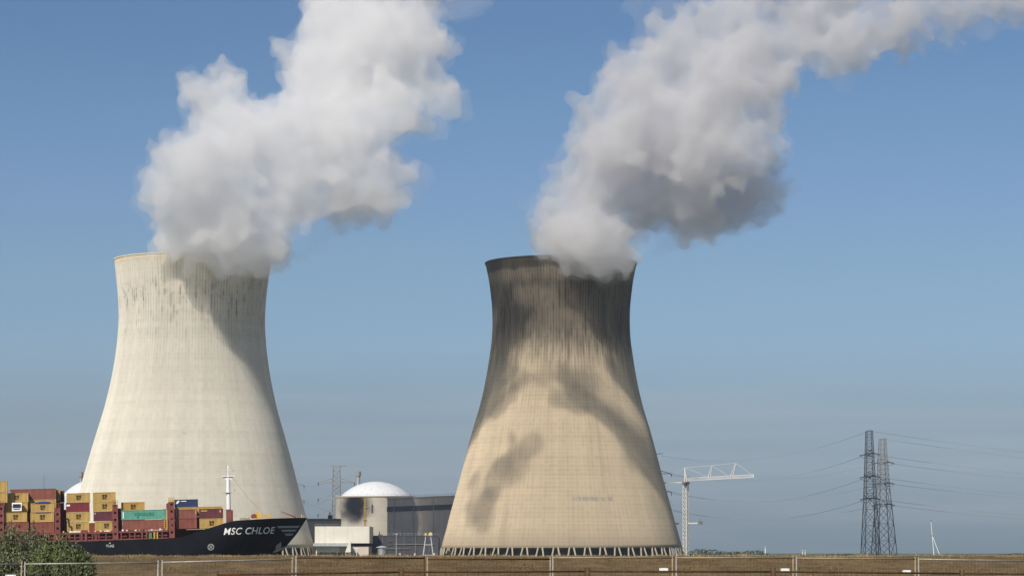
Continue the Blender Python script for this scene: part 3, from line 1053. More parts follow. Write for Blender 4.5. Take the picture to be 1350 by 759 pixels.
MB().lathe([(.6, hb + .3), (.6, hb + 1.0), (.2, hb + 1.3)], 14, c=(-1.0, 0)).build('lantern', M['yellow_paint'], bc)
MB().prism([(.1, hb + .3), (1.7, hb + .3), (1.6, hb + 1.3), (1.0, hb + 1.7), (.1, hb + 1.1)], -.5, .5).build('daymark', worn('daymark_cream', (.6, .52, .3), .1, 1, .7, .2), bc)

YM = 900.0
p0, p1, p2, p3 = at(1231.5, 733, YM), at(1227.2, 686.5, YM), at(1229.3, 706, YM), at(1239.5, 733, YM)
zb_ = -0.8
ms = empty('mooring_mast', (p0.x, YM, zb_))
tag(ms, 'slender white mast with a slanting strut, rising beyond the grassy dyke near the pylons', 'mast')
L = lambda p: (p.x - p0.x, 0, p.z - zb_)
down = lambda a, b: tuple(np.array(L(b)) + (np.array(L(a)) - np.array(L(b))) * 1.15)
MB().bar(down(p0, p1), L(p1), .26, .15, n=8).build('pole', M['white'], ms)
MB().bar(down(p3, p2), L(p2), .24, .2, n=8).build('strut', M['white'], ms)
MB().lathe([(.22, L(p1)[2]), (.22, L(p1)[2] + .5)], 10, c=(L(p1)[0], 0)).bar((L(p2)[0] - .3, 0, L(p2)[2]), (L(p2)[0] + .3, 0, L(p2)[2] + .3), .35).build('fitting', M['pylon'], ms)

for px, py, w, lab in ((1009, 721.5, 1.1, 'tall white pole far away at the end of the distant tree line'), (1058, 725.5, .8, 'first of two short white poles far off on the horizon, nearer the crane'), (1061.5, 726, .8, 'second of two short white poles far off on the horizon, nearer the pylons')):
    Y = 3600.0
    p = at(px, 730, Y)
    root = empty('distant_pole', (p.x, Y, 1.2))
    tag(root, lab, 'pole', 'white poles on the horizon')
    h = pz(py, Y) - 1.2
    MB().bar((0, 0, -1), (0, 0, h), w * 1.6, w, n=8).build('pole', M['white'], root)
    MB().box(-1.1, 1.1, -1, 1, h, h + 1.4).build('lamp_head', M['steel'], root)


# ------------------------------------------------------------------ lattice pylons
def lattice(m, w0, w1, z0, z1, n, t0, t1, brace=True):
    """square lattice between two heights"""
    for i in range(n):
        a, b = i / n, (i + 1) / n
        za, zb2 = z0 + (z1 - z0) * a, z0 + (z1 - z0) * b
        wa_, wb_ = w0 + (w1 - w0) * a, w0 + (w1 - w0) * b
        t = t0 + (t1 - t0) * a
        cs = [(-1, -1), (1, -1), (1, 1), (-1, 1)]
        for k in range(4):
            (ax, ay), (bx, by) = cs[k], cs[(k + 1) % 4]
            m.bar((ax * wa_, ay * wa_, za), (ax * wb_, ay * wb_, zb2), t)
            if brace:
                m.bar((ax * wa_, ay * wa_, za), (bx * wb_, by * wb_, zb2), t * .55)
                m.bar((bx * wa_, by * wa_, za), (ax * wb_, ay * wb_, zb2), t * .55)
                m.bar((ax * wb_, ay * wb_, zb2), (bx * wb_, by * wb_, zb2), t * .55)


def pylon(px, Y, py_top, levels, arm, label, turn=0.0, wtop=1.7, wmid=3.1, wbase=9.5, t=.5, waist=660):
    p = at(px, 730, Y)
    root = empty('lattice_pylon', (p.x, Y, 0.8), (0, 0, turn))
    tag(root, label, 'pylon', 'lattice power pylons')
    zt = pz(py_top, Y) - .8
    zw_ = pz(waist, Y) - .8
    m = MB()
    lattice(m, wbase, wmid, 0, zw_, 4, t * 1.25, t)
    lattice(m, wmid, wtop, zw_, zt, 10, t, t * .75)
    m.build('lattice_body', M['pylon'], root)
    tips = []
    for lv in levels:
        z = pz(lv, Y) - .8
        f = (z - zw_) / (zt - zw_)
        w = wmid + (wtop - wmid) * max(f, 0)
        for s in (-1, 1):
            a = MB()
            e = (0, s * arm, z)
            for q in (-1, 1):
                a.bar((q * w, s * w, z), e, t * .7)
                a.bar((q * w, s * w, z + 2.6), e, t * .6)
            for kk in (.33, .66):
                a.bar((-w * (1 - kk), s * (w + (arm - w) * kk), z), (w * (1 - kk), s * (w + (arm - w) * kk), z), t * .4)
            ao = a.build('cross_arm', M['pylon'], root)
            i_ = MB()
            for q in (-1, 1):
                i_.bar((0, s * arm, z - .2), (q * 3.6, s * arm, z - .9), .55, .45, n=8)
            i_.bar((-3.6, s * arm, z - .9), (-1.5, s * arm, z - 2.4), .16).bar((-1.5, s * arm, z - 2.4), (1.5, s * arm, z - 2.4), .16).bar((1.5, s * arm, z - 2.4), (3.6, s * arm, z - .9), .16)
            i_.build('insulator', M['insul'], ao)
    top = MB()
    for s in (-1, 1):
        top.bar((-wtop, s * wtop, zt), (0, s * arm * .55, zt + .3), t * .6).bar((wtop, s * wtop, zt), (0, s * arm * .55, zt + .3), t * .6)
    top.build('earth_wire_bracket', M['pylon'], root)
    return root


pylon(1148, 1640, 568, (597.5, 627, 656), 10, 'taller of the two grey lattice pylons, its base wider and closer to the crane', waist=650, wtop=1.75, wmid=3.1, wbase=5.0, t=.36, turn=R(8))
pylon(1165.5, 1690, 578.5, (609, 636, 664), 10, 'shorter lattice pylon of the pair, with short arms toward the slender white mast', waist=645, wtop=1.75, wmid=3.3, wbase=6.4, t=.36, turn=R(14))
pylon(443, 1760, 614, (635.5, 657, 677), 12, 'lattice pylon rising behind the beige annexe, beside the white dome', turn=R(90), wtop=2.2, wmid=2.8, wbase=8, waist=680, t=.42)
pylon(861, 1720, 598, (624, 648, 671), 12, 'lattice pylon almost hidden by the buff tower, only its arm ends showing', turn=R(90), wtop=1.8, wmid=3.2, wbase=9, waist=680)
pylon(378, 1900, 620, (639, 659, 678), 12, 'lattice pylon almost hidden by the pale cream tower, arm tips showing above the bow', turn=R(90), wtop=1.8, wmid=3.2, wbase=9, waist=690)
p = at(57.5, 660, 2600)
fm = MB().bar((p.x, 2600, 0), (p.x, 2600, pz(624, 2600)), 1.5, .5, n=6)
fm = fm.bar((p.x - 3, 2600, pz(629, 2600)), (p.x + 3, 2600, pz(629, 2600)), .5).build('distant_mast', M['pylon'])
tag(fm, 'thin far mast in the sky above the red container', 'mast')


def cable(a, Ya, b, Yb, sag_px, w, label, n=20):
    pa, pb = at(a[0], a[1], Ya), at(b[0], b[1], Yb)
    pts = []
    s = sag_px * (Ya + Yb) / 2 / F
    for i in range(n + 1):
        t = i / n
        q = pa.lerp(pb, t)
        q.z -= s * 4 * t * (1 - t)
        pts.append(q)
    o = MB().path(pts, w).build('power_cable', M['cable'])
    tag(o, label, 'power cable', 'power cables between the pylons')


CW = 0.14
for i, (l, r_, sg, nm) in enumerate((((884, 624), (1143, 598.5), 20, 'upper'), ((884, 626), (1159, 610.5), 14, 'upper'),
                                   ((886, 648), (1143, 628.5), 22, 'middle'), ((886, 650), (1159, 637.5), 16, 'middle'),
                                   ((887, 671.5), (1143, 657.5), 20, 'lower'), ((887, 673), (1159, 665), 15, 'lower'))):
    d = 'ending on the taller of the twin pylons' if i % 2 == 0 else 'ending on the shorter of the twin pylons'
    cable(l, 1720, r_, 1640 if i % 2 == 0 else 1690, sg, CW, f'{nm} power cable behind the white crane, {d}')
for i, (l, r_, nm) in enumerate((((1152, 599), (1420, 631), 'upper'), ((1169, 610), (1420, 637), 'upper'), ((1152, 628), (1420, 658), 'middle'), ((1169, 637), (1420, 662), 'middle'),
                                 ((1152, 657), (1420, 685), 'lower'), ((1169, 665), (1420, 689), 'lower'))):
    d = 'from the taller twin pylon' if i % 2 == 0 else 'from the shorter twin pylon'
    cable(l, 1640 if i % 2 == 0 else 1690, r_, 1500, 2.0, CW, f'{nm} power cable above the slender white mast, {d}')
cable((1152, 568.5), 1640, (1420, 604), 1500, 1.5, .12, 'thin topmost earth wire leaving the taller twin pylon')
cable((1168, 579), 1690, (1420, 611), 1500, 1.5, .12, 'thin topmost earth wire leaving the shorter twin pylon')
cable((872, 600.5), 1720, (1144, 568.5), 1640, 19, .12, 'thin topmost earth wire passing high above the white crane')
for l, r_, sg, lab in (((388, 639), (431, 636), 3, 'upper short cable between pale tower and the pylon by the white dome'), ((393, 659), (440, 677.5), -1, 'slanting cable between pale tower and the pylon by the white dome'),
                       ((395, 661), (431, 658), 6, 'sagging cable between pale tower and the pylon by the white dome')):
    cable(l, 1900, r_, 1760, sg, CW, lab)

# ------------------------------------------------------------------ tower crane
YK = 1488.0
p = at(904.5, 730, YK)
KT = R(-35)
ck = empty('tower_crane', (p.x, YK, 0.8), (0, 0, KT))
tag(ck, 'tall white lattice tower crane with long jib beside the buff cooling tower', 'tower crane')
def kx(px): return (at(px, 650, YK).x - p.x) / math.cos(KT)
def kz(py): return pz(py, YK) - .8
m = MB()
lattice(m, 1.2, 1.1, 0, kz(636), 18, .28, .28)
m.build('mast', M['crane'], ck)
MB().box(-1.6, 1.6, -1.6, 1.6, kz(638), kz(634.8)).build('slewing_ring', M['pylon'], ck)
MB().bar((0, -.8, kz(635)), (kx(903.2), 0, kz(616)), .55, .35).bar((0, .8, kz(635)), (kx(903.2), 0, kz(616)), .55, .35).bar((kx(905.5), 0, kz(635)), (kx(903.2), 0, kz(616)), .5, .3).build('tower_head', M['crane'], ck)
jm = MB()
NJ = 30
def jp(t): return Vector((kx(906) + (kx(988.5) - kx(906)) * t, 0, kz(633.5) + (kz(630.5) - kz(633.5)) * t))
def jt(t): return jp(t) + Vector((0, 0, 1.6))
for i in range(NJ):
    a, b = i / NJ, (i + 1) / NJ
    for s in (-.75, .75):
        o = Vector((0, s, 0))
        jm.bar(jp(a) + o, jp(b) + o, .15)
        jm.bar(jp(a) + o, jt((a + b) / 2), .12)
        jm.bar(jt((a + b) / 2), jp(b) + o, .12)
    jm.bar(jt(a), jt(b), .16)
    jm.bar(jp(a) + Vector((0, -.75, 0)), jp(a) + Vector((0, .75, 0)), .16)
jm.bar(jt(1), jp(1), .4)
jm.build('jib', M['crane'], ck)
for px_, pt in ((936, 614), (966, 611.5)):
    t = (px_ - 906) / 89
    b0_ = jt(t)
    q = Vector((kx(px_ + .8), 0, kz(pt)))
    MB().bar(b0_ + Vector((-.8, 0, 0)), q, .3, .2).bar(b0_ + Vector((.8, 0, 0)), q, .3, .2).build('jib_post', M['crane'], ck)
hd_, s1, s2 = Vector((kx(903.2), 0, kz(616))), Vector((kx(936.8), 0, kz(614))), Vector((kx(966.8), 0, kz(611.5)))
cj = Vector((kx(876), 0, kz(635.8)))
MB().bar(hd_, s1, .09).bar(s1, s2, .09).bar(s2, jt(.97), .09).bar(hd_, jt(.32), .09).bar(s1, jt(.62), .09).bar(hd_, cj, .10).build('tie_bar', M['crane'], ck)
MB().box(kx(862), kx(903), -.9, .9, kz(636.2), kz(634.9)).build('counter_jib', M['crane'], ck)
MB().box(kx(862), kx(868), -1.1, 1.1, kz(640), kz(636.2)).build('counterweight', M['leg'], ck)
MB().box(kx(904.8), kx(907.4), -2.6, -1.3, kz(639.5), kz(636)).build('cab', M['dark_wall'], ck)
# second, lower crane jib
k2 = empty('small_crane', (62, 1570, .8), (0, 0, math.atan2(-95, 42)))
tag(k2, 'low white crane jib poking out horizontally from behind the buff tower foot', 'crane')
m = MB()
lattice(m, .9, .9, 0, pz(690, 1570) - .8, 12, .3, .3)
m.build('mast', M['crane'], k2)
xe = math.hypot(95, 42)
zj = pz(689.2, 1480) - .8
MB().box(-2, xe, -.45, .45, zj - .35, zj + .35).build('jib', M['crane'], k2)
MB().box(xe - 1.2, xe + 1.3, -.9, .9, zj - .8, zj + 1.0).bar((xe - .3, 0, zj + 1), (xe - .3, 0, zj + 2.4), .5).build('hoist', M['pylon'], k2)

# ------------------------------------------------------------------ container ship
HEAD, PITCH = R(8.5), R(1.6)
SO = at(405, 682, 694)
f_x = Vector((math.cos(HEAD) * math.cos(PITCH), math.sin(HEAD) * math.cos(PITCH), math.sin(PITCH)))
f_y = Vector((-math.sin(HEAD), math.cos(HEAD), 0))
f_z = f_x.cross(f_y)
SHIP = Matrix(((f_x.x, f_y.x, f_z.x, SO.x), (f_x.y, f_y.y, f_z.y, SO.y), (f_x.z, f_y.z, f_z.z, SO.z), (0, 0, 0, 1)))
ship = empty('container_ship')
ship.matrix_world = SHIP
tag(ship, 'black hulled container ship with red deck fittings and white bow lettering, passing the pale tower', 'container ship')

SHEER = [(-140, -5.0), (-56, -4.6), (-36, -4.42), (-32.3, -4.1), (-28.3, -2.78), (-24.2, -1.64), (-21.9, -.93), (-19.4, -.42), (-10, -.08), (0, 0)]
def lin(tab, x):
    for (a, fa), (b, fb) in zip(tab, tab[1:]):
        if x <= b:
            return fa + (fb - fa) * (x - a) / (b - a) if x >= a else fa
    return tab[-1][1]
STEM = [(-17, -9.5), (-13.5, -9.3), (-8.65, -6.9), (-7.6, -5.9), (-4, -2.7), (0, 0), (2, 0)]
BM = 16.0
def stem_x(z): return lin(STEM, z)
def half_b(x, z):
    u = (stem_x(z) - x) / (21 + 8 * min(1, max(0, -z / 13)))
    u = min(1.0, max(0.0, u))
    k = 3.0 - 0.8 * min(1, max(0, -z / 13))
    return BM * (1 - (1 - u) ** k)


hm = MB()
us = [0, .003, .006, .01, .015, .02, .027] + [.035 + .008 * k for k in range(40)] + [.36, .4, .5, .6, .7, .8, .9, 1]
NT_ = 24
grid = {}
for side in (-1, 1):
    for i, u in enumerate(us):
        for j in range(NT_ + 1):
            t = j / NT_
            z = -16 + 16 * t
            for _ in range(6):
                x = stem_x(z) + (-140 - stem_x(z)) * u
                z = -16 + (lin(SHEER, x) + 16) * t
            grid[side, i, j] = len(hm.v)
            hm.v.append((x, side * half_b(x, z), z))
for side in (-1, 1):
    for i in range(len(us) - 1):
        for j in range(NT_):
            hm.f.append((grid[side, i, j], grid[side, i + 1, j], grid[side, i + 1, j + 1], grid[side, i, j + 1]))
n_ = len(us) - 1
hm.f.append(tuple(grid[-1, n_, j] for j in range(NT_ + 1)) + tuple(grid[1, n_, j] for j in range(NT_, -1, -1)))
hull = hm.build('hull', M['hull'], ship, smooth=True)
dk = MB()
for i, u in enumerate(us):
    x = -140 * u
    z = lin(SHEER, x) - .9
    dk.v += [(x - .5, -half_b(x - .5, z) + .05, z), (x - .5, half_b(x - .5, z) - .05, z)]
for i in range(len(us) - 1):
    dk.f.append((2 * i, 2 * i + 1, 2 * i + 3, 2 * i + 2))
dk.build('deck', M['oxide_deck'], ship)


def on_hull(vs2, fs, off=.09, maxlen=.35):
    """lay flat lettering (x,z) on the starboard skin"""
    bm = bmesh.new()
    bv = [bm.verts.new((a, 0, b)) for a, b in vs2]
    for f in fs:
        try: bm.faces.new([bv[i] for i in f])
        except ValueError: pass
    for _ in range(4):
        es = [e for e in bm.edges if e.calc_length() > maxlen]
        if not es: break
        bmesh.ops.subdivide_edges(bm, edges=es, cuts=1)
        bmesh.ops.triangulate(bm, faces=[f for f in bm.faces if len(f.verts) > 3])
    for v in bm.verts:
        v.co.y = -half_b(v.co.x, v.co.z) - off
    m = MB()
    bm.verts.index_update()
    m.v = [tuple(v.co) for v in bm.verts]
    m.f = [tuple(v.index for v in f.verts) for f in bm.faces]
    bm.free()
    return m


def fit(vs, x0, x1, z0, z1):
    a = np.array(vs)[:, :2]
    lo, hi = a.min(0), a.max(0)
    return [(x0 + (p[0] - lo[0]) / (hi[0] - lo[0]) * (x1 - x0), z0 + (p[1] - lo[1]) / (hi[1] - lo[1]) * (z1 - z0)) for p in a]


vs, fs = text_tris('MSC CHLOE', 1.0, bold=.014, shear=.24, spacing=1.08)
on_hull(fit(vs, -22.35, -9.0, -3.95, -2.2), fs).build('name_lettering', M['letter'], ship)
vs, fs = text_tris('TUG', 1.0, bold=.02, spacing=1.1)
on_hull(fit(vs, -51.8, -49.8, -6.25, -5.6), fs).build('tug_lettering', worn('tug_white', (.55, .54, .5), .1, 1, .7, .2), ship)
on_hull([(-51.0, -5.3), (-50.6, -5.3), (-50.8, -5.0)], [(0, 1, 2)]).build('tug_arrow', M['letter'], ship)
stripe = worn('bow_stripe_grey', (.42, .42, .41), .1, 1, .7, .2)
for xa, xb, xc, xd, za, zb_ in ((-8.6, -2.0, -2.45, -8.1, -2.0, -2.55), (-7.5, -2.9, -3.3, -6.9, -2.95, -3.5), (-6.5, -3.7, -4.1, -5.8, -3.95, -4.5)):
    on_hull([(xa, za), (xb, za), (xc, zb_), (xd, zb_)], [(0, 1, 2, 3)], .06).build('bow_stripe', stripe, ship)
# thruster mark: ring and cross
ring_v, ring_f = [], []
for k in range(24):
    t = 2 * math.pi * k / 24
    for r_ in (.62, .82):
        ring_v.append((-25.6 + r_ * math.cos(t), -6.9 + r_ * math.sin(t)))
for k in range(24):
    ring_f.append((2 * k, 2 * k + 1, (2 * k + 3) % 48, (2 * k + 2) % 48))
for a_ in (45, 135):
    c_, s_ = math.cos(R(a_)), math.sin(R(a_))
    o = len(ring_v)
    ring_v += [(-25.6 + c_ * u - s_ * w, -6.9 + s_ * u + c_ * w) for u, w in ((-.62, -.09), (.62, -.09), (.62, .09), (-.62, .09))]
    ring_f.append((o, o + 1, o + 2, o + 3))
on_hull(ring_v, ring_f).build('thruster_mark', stripe, ship)
# anchor in its pocket
ax, az = -7.9, -7.2
yb = -half_b(ax, az)
an_ = MB()
an_.prism([(-1.75, -1.7), (1.7, -.55), (1.75, -.05), (-1.55, -1.1)], -.9, -.1)
an_.prism([(-.95, -1.0), (.5, -.5), (.55, 1.5), (.1, 1.7), (-.35, 1.0), (-.9, 1.35)], -.75, -.15)
an_.prism([(-.25, .9), (.3, 1.0), (.25, 2.0), (-.15, 2.0)], -.55, .3)
ao = an_.build('anchor', M['anchor'], ship, (ax, yb - .1, az))
ao.rotation_euler = (0, 0, R(22))

# foremast
fmast = MB().bar((-20.3, 0, 2.6), (-20.3, 0, 11.2), 1.15, .95, n=14).build('foremast', M['white'], ship, smooth=False)
MB().bar((-20.3, 0, -1.2), (-20.3, 0, 2.7), 1.3, 1.25, n=4).box(-19.6, -19.2, -.3, .3, -1, 2.5).build('mast_base', M['oxide'], fmast)
MB().box(-22.0, -18.7, -.6, .6, 11.1, 11.35).prism([(-20.9, 10.3), (-19.6, 10.3), (-18.8, 11.1), (-21.8, 11.1)], -.3, .3).build('yard', M['white'], fmast)
MB().bar((-20.3, 0, 11.3), (-20.3, 0, 13.4), .28, .2, n=8).bar((-20.6, 0, 12.9), (-19.9, 0, 12.9), .2).bar((-20.3, 0, 13.3), (-20.3, 0, 14.0), .4, .2).build('topmast', M['white'], fmast)
MB().box(-21.2, -19.4, -.8, .8, 6.95, 7.1).bar((-18.9, 0, 7.4), (-18.4, 0, 7.7), .35).bar((-19.2, 0, 12.6), (-18.6, 0, 12.8), .35).build('lamp_bracket', M['steel'], fmast)
MB().path([Vector((-19.2, 0, 10.9)).lerp(Vector((-10.4, 0, .3)), t / 8) - Vector((0, 0, .5 * 4 * (t / 8) * (1 - t / 8))) for t in range(9)], .07).build('forestay', M['cable'], fmast)
# forecastle gear
MB().lathe([(.58, -.8), (.58, .8)], 18).build('winch_drum', M['orange_paint'], ship, (-14.0, -3.0, .75)).rotation_euler = (R(90), 0, R(10))
MB().box(-13.4, -12.6, -3.6, -2.4, -.5, 1.9).bar((-13.0, -3, 1.8), (-13.0, -3, 2.5), .25).bar((-13.7, -3, 2.6), (-12.3, -3, 2.4), .14).build('winch_frame', M['yellow_paint'], ship)
yr = MB()
for k in range(6):
    yr.bar((-12.4 + k * .55, -4.2, -.6), (-12.4 + k * .55, -4.2, 1.0), .10)
for z in (.45, .95):
    yr.bar((-12.4, -4.2, z), (-9.6, -4.2, z), .28)
yr.build('forecastle_rail', M['yellow_paint'], ship)
MB().bar((-9.7, -4.2, -.6), (-9.7, -4.2, 1.3), .2).bar((-18.5, -8, -.8), (-15.2, -7.5, .15), .5).box(-17.8, -16.2, -8, -7, -.8, .35).build('bollard', M['leg'], ship)
MB().bar((-6.9, -2.2, 1.75), (-3.2, -1.4, .25), .14, .34).bar((-3.2, -1.4, -.6), (-3.2, -1.4, .35), .35).build('davit', M['orange_paint'], ship)
MB().bar((-1.5, -.4, -.5), (-1.5, -.4, .9), .30).bar((-.9, -.3, -.5), (-.9, -.3, .6), .2).build('bow_post', M['yellow_paint'], ship)

# lashing bridges
def lashing_bridge(x0, x1, ztop):
    w = x1 - x0
    m = MB()
    for yy in (-15.75, -10.2, -5.1, 0, 5.1, 10.2, 15.1):
        m.box(x0, x0 + w * .3, yy, yy + .65, -4.6, ztop)
        m.box(x1 - w * .3, x1, yy, yy + .65, -4.6, ztop)
        z = -4.4
        while z < ztop - .3:
            m.box(x0 + w * .3, x1 - w * .3, yy + .05, yy + .6, z, min(z + 1.15, ztop - .02))
            z += 1.75
    for z in (-2.2, .3, 2.7, ztop - .25):
        if z < ztop: m.box(x0 + .05, x1 - .05, -15.1, 15.1, z, z + .22)
    lb = m.build('lashing_bridge', M['oxide'], ship)
    r = MB()
    for k in range(4):
        r.bar((x0 + w * k / 3, -15.5, ztop), (x0 + w * k / 3, -15.5, ztop + 1.0), .08)
    r.bar((x0, -15.5, ztop + 1), (x1, -15.5, ztop + 1), .08).bar((x0, -15.5, ztop + .5), (x1, -15.5, ztop + .5), .08)
    r.build('handrail', M['oxide'], lb)
    return lb


for x0, x1, zt in ((-78.2, -76.9, 4.9), (-64.4, -63.0, 4.1), (-50.1, -48.7, 4.4), (-36.0, -34.6, 4.75)):
    lb = lashing_bridge(x0, x1, zt)
MB().box(-35.9, -34.7, -15.7, -15.0, 4.76, 5.4).bar((-36.5, -15.4, -2.0), (-36.5, -15.4, 2.9), .18).build('lamp_box', M['yellow_paint'], ship)

# hatch coaming with stanchions and fittings
hc = MB()
hc.box(-140, -36.2, -13.6, 13.6, -5.3, -2.35)
hc.box(-34.4, -25.5, -10.0, 10.0, -4.5, -2.35)
coam = hc.build('hatch_coaming', M['oxide_deck'], ship)
cb_ = MB()
cb_.box(-78, -36.2, -15.5, -14.9, -2.75, -2.3)
cb_.box(-78, -36.2, -15.45, -15.0, -4.7, -4.2)
x = -77.5
while x < -36.5:
    cb_.box(x, x + .28, -15.5, -15.05, -4.6, -2.7)
    if random.random() < .6: cb_.box(x + .28, x + 1.5, -15.3, -15.1, -3.75, -3.5)
    if random.random() < .5: cb_.box(x + .5, x + 1.3, -14.9, -14.3, -4.6, -3.4)
    x += random.choice((1.3, 1.7, 2.1))
cb_.build('coaming_rail', M['oxide'], ship)
for x0 in (-57.9, -42.9):
    MB().box(x0, x0 + .35, -15.65, -14.7, -4.6, -1.9).box(x0 + 1.1, x0 + 1.45, -15.65, -14.7, -4.6, -1.9).box(x0, x0 + 1.45, -15.64, -14.8, -2.1, -1.75).build('coaming_bracket', M['oxide'], ship)
for k in range(17):
    x = -62.5 + k * 1.6 + random.uniform(-.4, .4)
    w = random.uniform(.18, .5)
    MB().box(x, x + w, -15.4, -15.1, -2.3, -2.3 + random.uniform(.2, .45)).build('deck_fitting', M['white'] if k % 4 else M['yellow_paint'], ship)
MB().box(-41.1, -40.3, -15.62, -15.52, -4.4, -2.9).build('locker', worn('locker_green', (.10, .2, .08), .1, 1, .6, .3), ship)
for x in (-39.9, -39.1):
    MB().box(x, x + .3, -15.62, -15.52, -4.5, -2.8).build('ladder_post', M['yellow_paint'], ship)
lad = MB()
for x in (-37.2, -36.4):
    lad.bar((x, -15.3, -1.9), (x, -15.3, .35), .12)
for k in range(5):
    lad.bar((-37.2, -15.3, -1.7 + k * .5), (-36.4, -15.3, -1.7 + k * .5), .10)
lad.build('ladder', M['yellow_paint'], ship)
MB().path([(-61.7, -15.2, 1.2), (-61.0, -15.2, 1.2), (-61.0, -15.2, -.7), (-60.3, -15.2, -.7), (-60.3, -15.2, -2.2)], .16).path([(-61.7, -15.2, .5), (-61.0, -15.2, .5)], .1).build('gangway_rail', M['black'], ship)

# ------------------------------------------------------------------ containers
PAINT = {
    'yellow': worn('box_yellow', (0.47, 0.315, 0.10), .10, .35, .6, .3, dirt=(.36, .22, .09), streak=.15),
    'gold': worn('box_gold', (0.45, 0.27, 0.075), .10, .35, .6, .3, dirt=(.40, .22, .06), streak=.12),
    'brown': worn('box_brown', (0.235, 0.075, 0.055), .12, .35, .7, .25, dirt=(.16, .05, .04), streak=.15),
    'rust': worn('box_rust', (0.25, 0.09, 0.065), .12, .35, .7, .25, dirt=(.2, .07, .05), streak=.15),
    'crimson': worn('box_crimson', (0.19, 0.035, 0.042), .10, .35, .6, .3, streak=.1),
    'maroon': worn('box_maroon', (0.13, 0.04, 0.05), .12, .35, .7, .25, streak=.12),
    'teal': worn('box_teal', (0.12, 0.33, 0.25), .10, .35, .6, .3, dirt=(.2, .42, .33), streak=.12),
    'navy': worn('box_navy', (0.03, 0.05, 0.11), .10, .35, .5, .35, streak=.1),
}
M['darkteal'] = worn('emblem_teal', (.05, .24, .18), .1, 1, .7, .2)
M['frame_dark'] = worn('box_castings', (.12, .09, .06), .2, 1, .7, .2)
_box = {}
m_v, m_f = text_tris('M', 1.0, bold=.06)
sc_v, sc_f = text_tris('SC', 1.0, bold=.05)


def container_meshes(L, H, paint):
    """corrugated walls, roof, corner frame and a pair of doors"""
    k = (round(L, 2), round(H, 2), paint)
    if k in _box: return _box[k]
    W = 2.4
    mat = PAINT[paint]
    w = MB()
    n = int((L - .5) / .30)
    pitch = (L - .5) / n
    for y, sg in ((0.03, 1), (W - .03, -1)):
        pts = []
        for i in range(n):
            x = .25 + i * pitch
            pts += [(x, y), (x + pitch * .3, y), (x + pitch * .5, y + sg * .07), (x + pitch * .8, y + sg * .07)]
        pts.append((L - .25, y))
        o = len(w.v)
        for x, yy in pts:
            w.v += [(x, yy, .18), (x, yy, H - .12)]
        for i in range(len(pts) - 1):
            w.f.append((o + 2 * i, o + 2 * i + 2, o + 2 * i + 3, o + 2 * i + 1))
    w.box(.04, .10, .15, W - .15, .18, H - .12)
    wall = w.build('wall', mat)
    fr = MB()
    for x in (0, L - .25):
        for y in (0, W - .16):
            fr.box(x, x + .25, y, y + .16, 0, H)
    for y in (0, W - .12):
        fr.box(.25, L - .25, y, y + .12, 0.02, .18)
        fr.box(.25, L - .25, y, y + .1, H - .12, H - .01)
    for x in (.01, L - .16):
        fr.box(x, x + .15, .16, W - .16, .01, .2)
        fr.box(x, x + .15, .16, W - .16, H - .14, H - .01)
    frame = fr.build('frame', mat)
    roof = MB().box(.1, L - .1, .1, W - .1, H - .09, H - .03).build('roof', mat)
    dr = MB()
    dr.box(L - .12, L - .06, .17, W / 2 - .01, .2, H - .14).box(L - .12, L - .06, W / 2 + .01, W - .17, .2, H - .14)
    door = dr.build('door', mat)
    bars = MB()
    for y in (.5, .95, 1.45, 1.9):
        bars.bar((L - .03, y, .2), (L - .03, y, H - .15), .05)
    lock = bars.build('lock_bar', M['steel'])
    _box[k] = [wall, frame, roof, door, lock]
    for o in _box[k]: col.objects.unlink(o)
    return _box[k]


def container(x0, z0, L, H, y0, paint, label, emblem=None, group='containers stacked on the ship'):
    root = empty('shipping_container')
    root.matrix_world = SHIP @ Matrix.Translation((x0, y0, z0))
    tag(root, label, 'container', group)
    wall, frame, roof, door, lock = container_meshes(L, H, paint)
    d = None
    for o in (wall, frame, roof, door):
        c = o.copy()
        col.objects.link(c)
        c.parent = root
        if o is door: d = c
    c = lock.copy()
    col.objects.link(c)
    c.parent = d
    if emblem == 'square':
        s = 1.18
        cx, cz = L / 2 + .05, H * .52
        a = fit(m_v, cx - s / 2, cx + s / 2, cz + .02, cz + s * .52)
        b = fit(sc_v, cx - s / 2, cx + s / 2, cz - s * .52, cz - .04)
        e = MB()
        for vv, ff in ((a, m_f), (b, sc_f)):
            e.add([(p, -.02, q) for p, q in vv], ff)
            e.add([(p, .0, q) for p, q in vv], [f[::-1] for f in ff])
        e.build('emblem', M['emblem'], root)
    elif emblem:
        emblem(root, L, H)
    return root


def patch(name, mat, rects):
    def f(root, L, H):
        m = MB()
        for a, b, c, d in rects:
            m.box(a * L, b * L, -.03, .015, c * H, d * H)
        m.build(name, mat, root)
    return f


H0 = 2.36
HID = 'containers hidden inside the stacks'
HIDL = 'plain container buried inside a stack behind the outer row, out of sight'
def hidden(x0, z0, z1, L, y0, paint='brown'):
    """what the visible inboard boxes stand on"""
    n = max(1, round((z1 - z0) / 2.5))
    h = (z1 - z0) / n
    for k in range(n):
        container(x0, z0 + k * h, L, h - .03, y0, paint, HIDL, None, HID)


Z0 = -2.28
r1, r2, r3, r4, r5 = -15.0, -12.5, -10.0, -7.5, -5.0
L20, L40 = 5.88, 11.45
# bay with two yellow boxes at the frame edge
container(-82.0, 8.24, 5.95, 2.75, r1, 'yellow', 'yellow container topmost of all, at the cut off edge of the photo')
container(-82.0, 5.57, 5.95, 2.62, r1, 'yellow', 'yellow container second from the top of the tallest stack, at the photo edge')
hidden(-82.0, Z0, 5.57, 5.0, r1, 'crimson')
